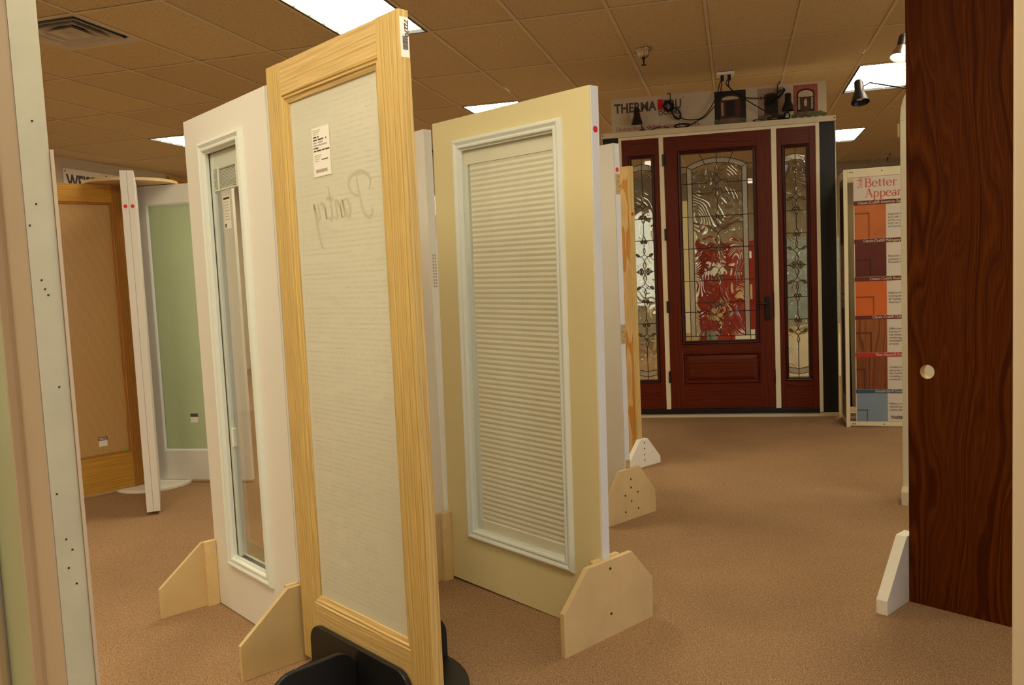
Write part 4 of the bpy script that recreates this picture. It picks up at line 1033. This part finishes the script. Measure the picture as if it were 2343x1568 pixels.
# cords and coils
def coil(p0, p1, r, turns, seed, wob=.006, flat=.6):
    """a hank of cord: long loops between p0 and p1"""
    rr_ = random.Random(seed); p0, p1 = Vector(p0), Vector(p1); d = p1-p0; L = d.length; d.normalize(); n = Vector((0, -1, 0)).cross(d).normalized(); out = []
    for i in range(turns*14):
        a = 2*math.pi*i/14; j = Vector((rr_.uniform(-wob, wob), rr_.uniform(-wob, wob)*.8, rr_.uniform(-wob, wob)))
        out.append((p0+p1)/2+d*(L/2*math.cos(a))+n*(r*math.sin(a))+Vector((0, -.012*flat*math.sin(a*.31+seed), 0))+j)
    return out
def cord(lab, pts, r=.0048, coils=()):
    t = tag(MB().tube(spl([tuple(p) for p in pts], 6), r, 6).build('power_cord', M_cord, None), lab, 'cord', 'black power cords')
    t.location = (UX, UY, 0); t.rotation_euler = (0, 0, UR)
    for q in coils: MB().tube(q, r*.95, 5).build('cord_hank', M_cord, t)
    return t
def sp3(px, py, y): x, z = SP(px, py); return (x, y, z)
PL1 = (.075, .14, 2.985); PL2 = (.135, .14, 2.985)
cord('black cord hanging from ceiling outlet to the loose tangle over the banner letters', [PL1, sp3(1656, 190, .13), sp3(1650, 213, .10), sp3(1632, 245, .09), sp3(1612, 264, .09), sp3(1590, 267, .1), sp3(1570, 264, .1), sp3(1560, 256, .12)],
     coils=(coil(sp3(1527, 228, .12), sp3(1545, 240, .12), .035, 7, 1, .012), coil(sp3(1545, 238, .12), sp3(1562, 262, .12), .030, 8, 2, .005), [Vector(q) for q in spl([sp3(1533, 205, .13), sp3(1540, 205, .13), sp3(1541, 216, .12), sp3(1538, 230, .12)], 5)]))
cord('black cord running from ceiling outlet to the flat hank below the tagline', [PL1, sp3(1660, 200, .13), sp3(1655, 228, .08), sp3(1640, 243, .07), sp3(1622, 262, .06), sp3(1605, 270, .06), sp3(1585, 280, .07), sp3(1575, 285, .08)],
     coils=(coil((.02-.365, .05, 2.585), (-.215, .05, 2.588), .016, 9, 3, .004), spl([sp3(1536, 285, .06), sp3(1520, 282, .07), sp3(1500, 286, .07), sp3(1481, 294, .06)], 5)))
cord('black cord running from ceiling outlet to the slanted bundle on the white house photo', [PL2, sp3(1672, 186, .13), sp3(1682, 200, .10), sp3(1700, 217, .09), sp3(1720, 222, .09), sp3(1745, 223, .10), sp3(1768, 222, .10)],
     coils=(coil(sp3(1766, 236, .11), sp3(1804, 204, .11), .017, 11, 4, .005), spl([sp3(1788, 214, .12), sp3(1789, 195, .13), sp3(1795, 186, .13)], 5)))
cord('black cord draped from ceiling outlet to the coil beside the right banner lamp', [PL2, sp3(1678, 192, .13), sp3(1690, 208, .10), sp3(1710, 222, .09), sp3(1740, 242, .08), sp3(1765, 256, .08), sp3(1783, 265, .08), sp3(1795, 270, .08)],
     coils=(coil((.44, .05, 2.584), (.575, .05, 2.590), .014, 9, 5, .004), coil((.575, .05, 2.598), (.625, .05, 2.600), .028, 8, 6, .003), spl([(.43, .05, 2.575), (.36, .04, 2.584), (.32, .03, 2.575), (.34, .03, 2.568), (.40, .03, 2.568)], 5)))
t = thing('ceiling_outlet', 'white ceiling power outlet with two black plugs above the banner', 'outlet', UW(.105, .155, CE), UR)
MB().box(-.075, .075, -.055, .055, -.024, -.0015).build('outlet_plate', M_paper, t, .003)
for x in (-.03, .03): MB().box(x-.014, x+.014, -.03, -.003, -.075, -.0245).build('plug', M_blkmetal, t, .004)

# ------------------------------------------------------------------ 12. sample display tower
t = thing('sample_tower', 'ivory framed sample tower with a red lettered door poster', 'display', (.833, 7.07, 0), R(-2))
TW, TD, TH_ = 1.05, .46, 2.05
for x, y in ((0, 0), (0, TD-.03), (TW-.03, 0), (TW-.03, TD-.03)): MB().box(x, x+.03, y, y+.03, 0, TH_-.0).build('post', M_ivory, t, .003)
for z0_, z1_ in ((1.985, 2.05), (.012, .045)):
    for y in (0, TD-.03): MB().box(.0305, TW-.0305, y+.003, y+.027, z0_, z1_).build('cross_rail', M_ivory, t, .002)
    for x in (0, TW-.03): MB().box(x+.003, x+.027, .0305, TD-.0305, z0_, z1_).build('cross_rail', M_ivory, t, .002)
for x in (.05, .066, .28): MB().disc(x, 2.025, .005, .0005, .0035, 10).build('screw', M_screw, t); MB().disc(x, .028, .005, .0005, .0035, 10).build('screw', M_screw, t)
def TZ(py): return (978-py)*.003475
def TX(px): return (px-1936)*.0035
py_ = .006
po = MB().box(.074, TW-.035, py_+.001, py_+.012, .047, 1.983).build('poster', paint('poster_grey', (.62, .54, .45), .45, .02), t)
serif('poster_title', 'Better', .098, paint('title_red', (.55, .09, .05), .5), po, TX(1980), py_, TZ(430), width=.235)
serif('poster_title', 'Appearance', .098, MATS['title_red'], po, TX(1981), py_, TZ(453), width=.43)
s_ = serif('poster_title', 'Truly', .052, MATS['title_red'], po, TX(1976), py_, TZ(432), width=.085); s_.rotation_euler = (0, R(-90), 0)
M_band = paint('band_maroon', (.12, .012, .010), .5); M_bandr = paint('band_red', (.42, .02, .012), .5); M_bandb = paint('band_blue', (.03, .075, .12), .5)
cols = [paint('sample_orange', (.48, .13, .025), .4, .12, .4, 6), paint('sample_mahogany', (.10, .012, .008), .4, .2, .4, 6), paint('sample_rustic', (.55, .115, .018), .4, .1, .4, 6), wood('sample_oak', (.13, .035, .008), (.26, .075, .018), (.32, .10, .026), 'z', 60, .05), wood('sample_fiber', (.12, .032, .008), (.19, .05, .012), (.24, .066, .017), 'z', 60, .02), paint('sample_blue', (.20, .26, .33), .4, .05)]
dk = [tuple(c_*.55 for c_ in q) for q in ((.40, .1, .02), (.08, .008, .006), (.45, .09, .015), (.16, .045, .01), (.13, .036, .01), (.15, .2, .26))]
bands = [(460, 470, M_band, 'Classic-Craft® American Style Collection', 1966), (546, 556, M_band, 'Classic-Craft® Mahogany Collection', 1977), (632, 642, M_band, 'Classic-Craft® Rustic Collection', 1989), (720, 729, M_band, 'Classic-Craft® Oak Collection', 1994), (805, 815, M_bandr, 'Fiber-Classic® Door Systems', 2000), (890, 899, M_bandb, 'Smooth-Star® Door Systems', 1998)]
paras = [(487, ['Inspired by the Arts', 'and Crafts movement', 'of the early 1900s,', 'with its simplicity', 'and purity of style.']), (581, ['Features the fine', 'graining of authentic', 'Honduran Mahogany.']), (664, ['Reflects the warm,', 'inviting entryways', 'of Tuscany and the', 'American Southwest.']), (745, ['Offers the timeless', 'beauty of real', 'oak without the', 'weathering and', 'maintenance issues', 'of wood.']), (833, ['Creates an authentic', 'oak grain without', 'the splitting,', 'cracking, or rotting', 'of natural wood.']), (917, ['Offers a ready-to-paint', 'smooth surface that', 'resists dents and dings.'])]
M_cream_ink = paint('cream_ink', (.75, .62, .48), .5); M_dkprint = [paint('sample_shadow', q, .5) for q in dk]
ends = [546, 632, 720, 805, 890, 964]
for i, (a, b_, mt, s, px) in enumerate(bands):
    MB().box(.075, TW-.036, py_-.0004, py_, TZ(b_), TZ(a)).build('poster_band', mt, po)
    text('poster_text', s, .030, M_cream_ink, po, TX(px), py_-.001, TZ(b_-2.4), width=.0112*len(s))
    img = MB().box(TX(1959), TX(2024), py_-.0003, py_+.0001, TZ(ends[i]-.5), TZ(b_)).build('sample_photo', cols[i], po)
    xe = TX((1990, 1992, 1998, 1992, 1977, 1982)[i]); zt = TZ((487, 592, 676, 758, 842, 936)[i]); zb = TZ(ends[i]-.5)
    MB().box(TX(1959), xe, py_-.0007, py_-.0003, zt-.012, zt).build('sample_moulding', M_dkprint[i], img); MB().box(xe-.010, xe, py_-.0007, py_-.0003, zb, zt).build('sample_moulding', M_dkprint[i], img)
    for k, ln in enumerate(paras[i][1]): text('poster_text', ln, .024, M_ink, po, TX(2028), py_-.0004, TZ(paras[i][0]+8+k*6.9), width=.0088*len(ln), ext=.0002)
text('poster_logo', 'THERMA', .036, M_ink, po, TX(2030), py_-.0004, TZ(958), width=.118, bold=.001)
MB().box(TX(2030)+.124, TX(2030)+.138, py_-.0004, py_, TZ(958), TZ(950)).build('poster_mark', M_red, po); text('poster_logo', 'TRU', .036, M_ink, po, TX(2030)+.142, py_-.0004, TZ(958), width=.05, bold=.001)
# its left side panel and what shows inside
sp = MB().box(.006, .012, .031, TD-.031, .046, 1.984).build('side_panel', paint('side_print', (.19, .14, .10), .5, .15), t)
for (y0, y1, z0_, z1_, mt) in ((.05, .40, 1.47, 1.93, M_print_dk), (.08, .22, 1.50, 1.83, M_print_br), (.26, .38, 1.50, 1.83, M_print_br), (.12, .36, .25, .95, M_print_dk)):
    MB().box(.0035, .006, y0, y1, z0_, z1_).build('side_photo', mt, sp)
for z_, mt in ((1.27, M_bandr), (1.19, M_bandr)): MB().box(.0035, .006, .10, .36, z_-.03, z_).build('side_text', mt, sp)
for k in range(5): MB().box(.0035, .006, .10, .36-.03*(k % 3), 1.06-.06*k, 1.075-.06*k).build('side_text', M_ink, sp)
MB().box(.03, .30, TD-.05, TD-.035, .1, 1.80).build('inner_panel', M_ivory, t); 
MB().prism([(.032, .12), (.075, .12), (.062, .9), (.045, 1.66), (.032, 1.70)], 'y', .30, .32).build('inner_panel', M_black, t)
MB().box(.52, .525, .02, .03, 2.05, 2.24).build('sign_rod', M_paper, t)

# ------------------------------------------------------------------ 13. second display behind the walnut door, with lamps
t = thing('arched_display', 'ivory arched display panel mostly hidden behind the walnut door', 'display', (.868, 4.92, 0), R(-12))
MB().box(0, .035, 0, .035, .0, 2.07).build('post', M_ivory, t, .003); MB().box(.97, 1.005, 0, .035, 0, 2.07).build('post', M_ivory, t, .003)
MB().box(.0355, .9695, .004, .031, .03, 2.06).build('panel', M_jamb, t)
pts = [(.0, 2.072)]+[(.5025-.5025*math.cos(R(180*k/24)), 2.074+.33*math.sin(R(180*k/24))**.8) for k in range(25)]+[(1.005, 2.072)]
MB().prism(pts, 'y', .006, .03).build('arch_panel', M_ivory, t, .001)
MB().box(-.012, -.0005, .004, .05, 1.985, 2.055).build('bracket', M_brass, t, .001)
MB().box(-.004, .03, -.13, -.0005, 0, .075).build('floor_rail', M_ivory, t, .002)
for z_ in (.02, .055): MB().prism([(-.01+.005*math.cos(2*math.pi*q/8)-.02, z_+.005*math.sin(2*math.pi*q/8)) for q in range(8)], 'x', -.0055, -.0045).build('screw', M_screw, t)
clamp_lamp('clamp_lamp', 'lit silver and black clamp lamp beside the walnut door top', (.858, 4.86, 2.385), (1.12, 4.87, 2.36), 0, R(14), .95, True, arm=[(.93, 4.87, 2.47), (1.02, 4.88, 2.48)], tx=R(-16))
clamp_lamp('clamp_lamp', 'black clamp lamp on a long arm below the lit lamp', (.672, 4.92, 2.185), (1.05, 4.885, 2.34), 0, R(-2), .92, False, arm=[(.72, 4.91, 2.283), (.88, 4.89, 2.235), (1.04, 4.885, 2.215)], tx=R(-16))

# ------------------------------------------------------------------ 14. what shows through the entry glass and the gap between doors
t = thing('back_window', 'bright daylit window glimpsed through the left sidelight', 'window', (-2.75, 15.96, .7))
MB().quad([(0, 0, 0), (2.0, 0, 0), (2.0, 0, 1.7), (0, 0, 1.7)]).build('pane', M_dayfar, t, fix=False)
MB().ring(-.06, 2.06, -.06, 1.76, 0, 2.0, 0, 1.7, -.03, .03).build('frame', M_jamb, t)
for x in (.64, 1.3): MB().box(x, x+.05, -.03, .0, 0, 1.7).build('mullion', M_jamb, t)
t = thing('transom_window', 'bright white transom window in the gap left of the cream door', 'window', (-5.2, 12.52, 2.36))
MB().quad([(0, 0, 0), (1.6, 0, 0), (1.6, 0, .30), (0, 0, .30)]).build('pane', M_dayfar, t, fix=False)
MB().ring(-.05, 1.65, -.06, .34, 0, 1.6, 0, .30, -.03, .02).build('frame', M_white, t)
t = thing('white_entry_door', 'white door with an arched bright lite under the transom', 'door', (-4.95, 12.5, 0))
MB().ring(0, 1.0, 0, 2.25, .30, .70, 1.2, 1.98, 0, .04).build('slab', M_white, t); MB().quad([(.30, .02, 1.2), (.70, .02, 1.2), (.70, .02, 1.98), (.30, .02, 1.98)]).build('lite', M_dayfar, t, fix=False)
t = thing('red_poster_board', 'red poster board with pale panels seen through the entry glass', 'poster', (-.42, 9.9, 0), R(4))
M_prd = paint('poster_red', (.33, .028, .018), .5, .3, .3, 5); M_pblu = paint('poster_bluegrey', (.30, .36, .34), .5, .3, .3, 7)
MB().box(0, .72, 0, .03, .25, 1.62).build('board', M_prd, t)
for (x0, x1, z0_, z1_, mt) in ((.10, .30, 1.25, 1.38, M_paper), (.42, .60, .95, 1.12, M_mdf), (.12, .28, .72, .86, M_mdf), (.40, .62, .42, .60, M_paper), (.36, .60, 1.42, 1.50, M_paper), (.08, .2, .4, .6, M_pblu)):
    MB().box(x0, x1, -.006, -.0005, z0_, z1_).build('print', mt, t)
for x in (0.02, .66): MB().box(x, x+.04, -.0005, .028, 0, .25).build('leg', M_ivory, t)
t = thing('cream_panel', 'cream panel door seen through the left of the entry glass', 'door', (-.93, 9.7, 0), R(6))
MB().box(0.1, .48, 0, .04, .62, 2.1).build('slab', M_cream, t); MB().box(.0, .48, -.35, .04, 0, .62).build('cabinet', M_mdf, t, .004)
MB().box(.28, .39, -.34, -.33, .6205, .86).build('brochure', M_paper, t)
t = thing('picture_board', 'grey green picture board seen through the right sidelight', 'poster', (.44, 10.3, 0), R(2))
MB().box(0, .85, 0, .03, .62, 1.62).build('board', M_pblu, t); MB().box(0, .85, -.001, .031, .50, .62).build('ledge', M_mdf, t); MB().box(.05, .8, .005, .025, 0, .50).build('kick', M_jamb, t)
bpy.context.view_layer.update()
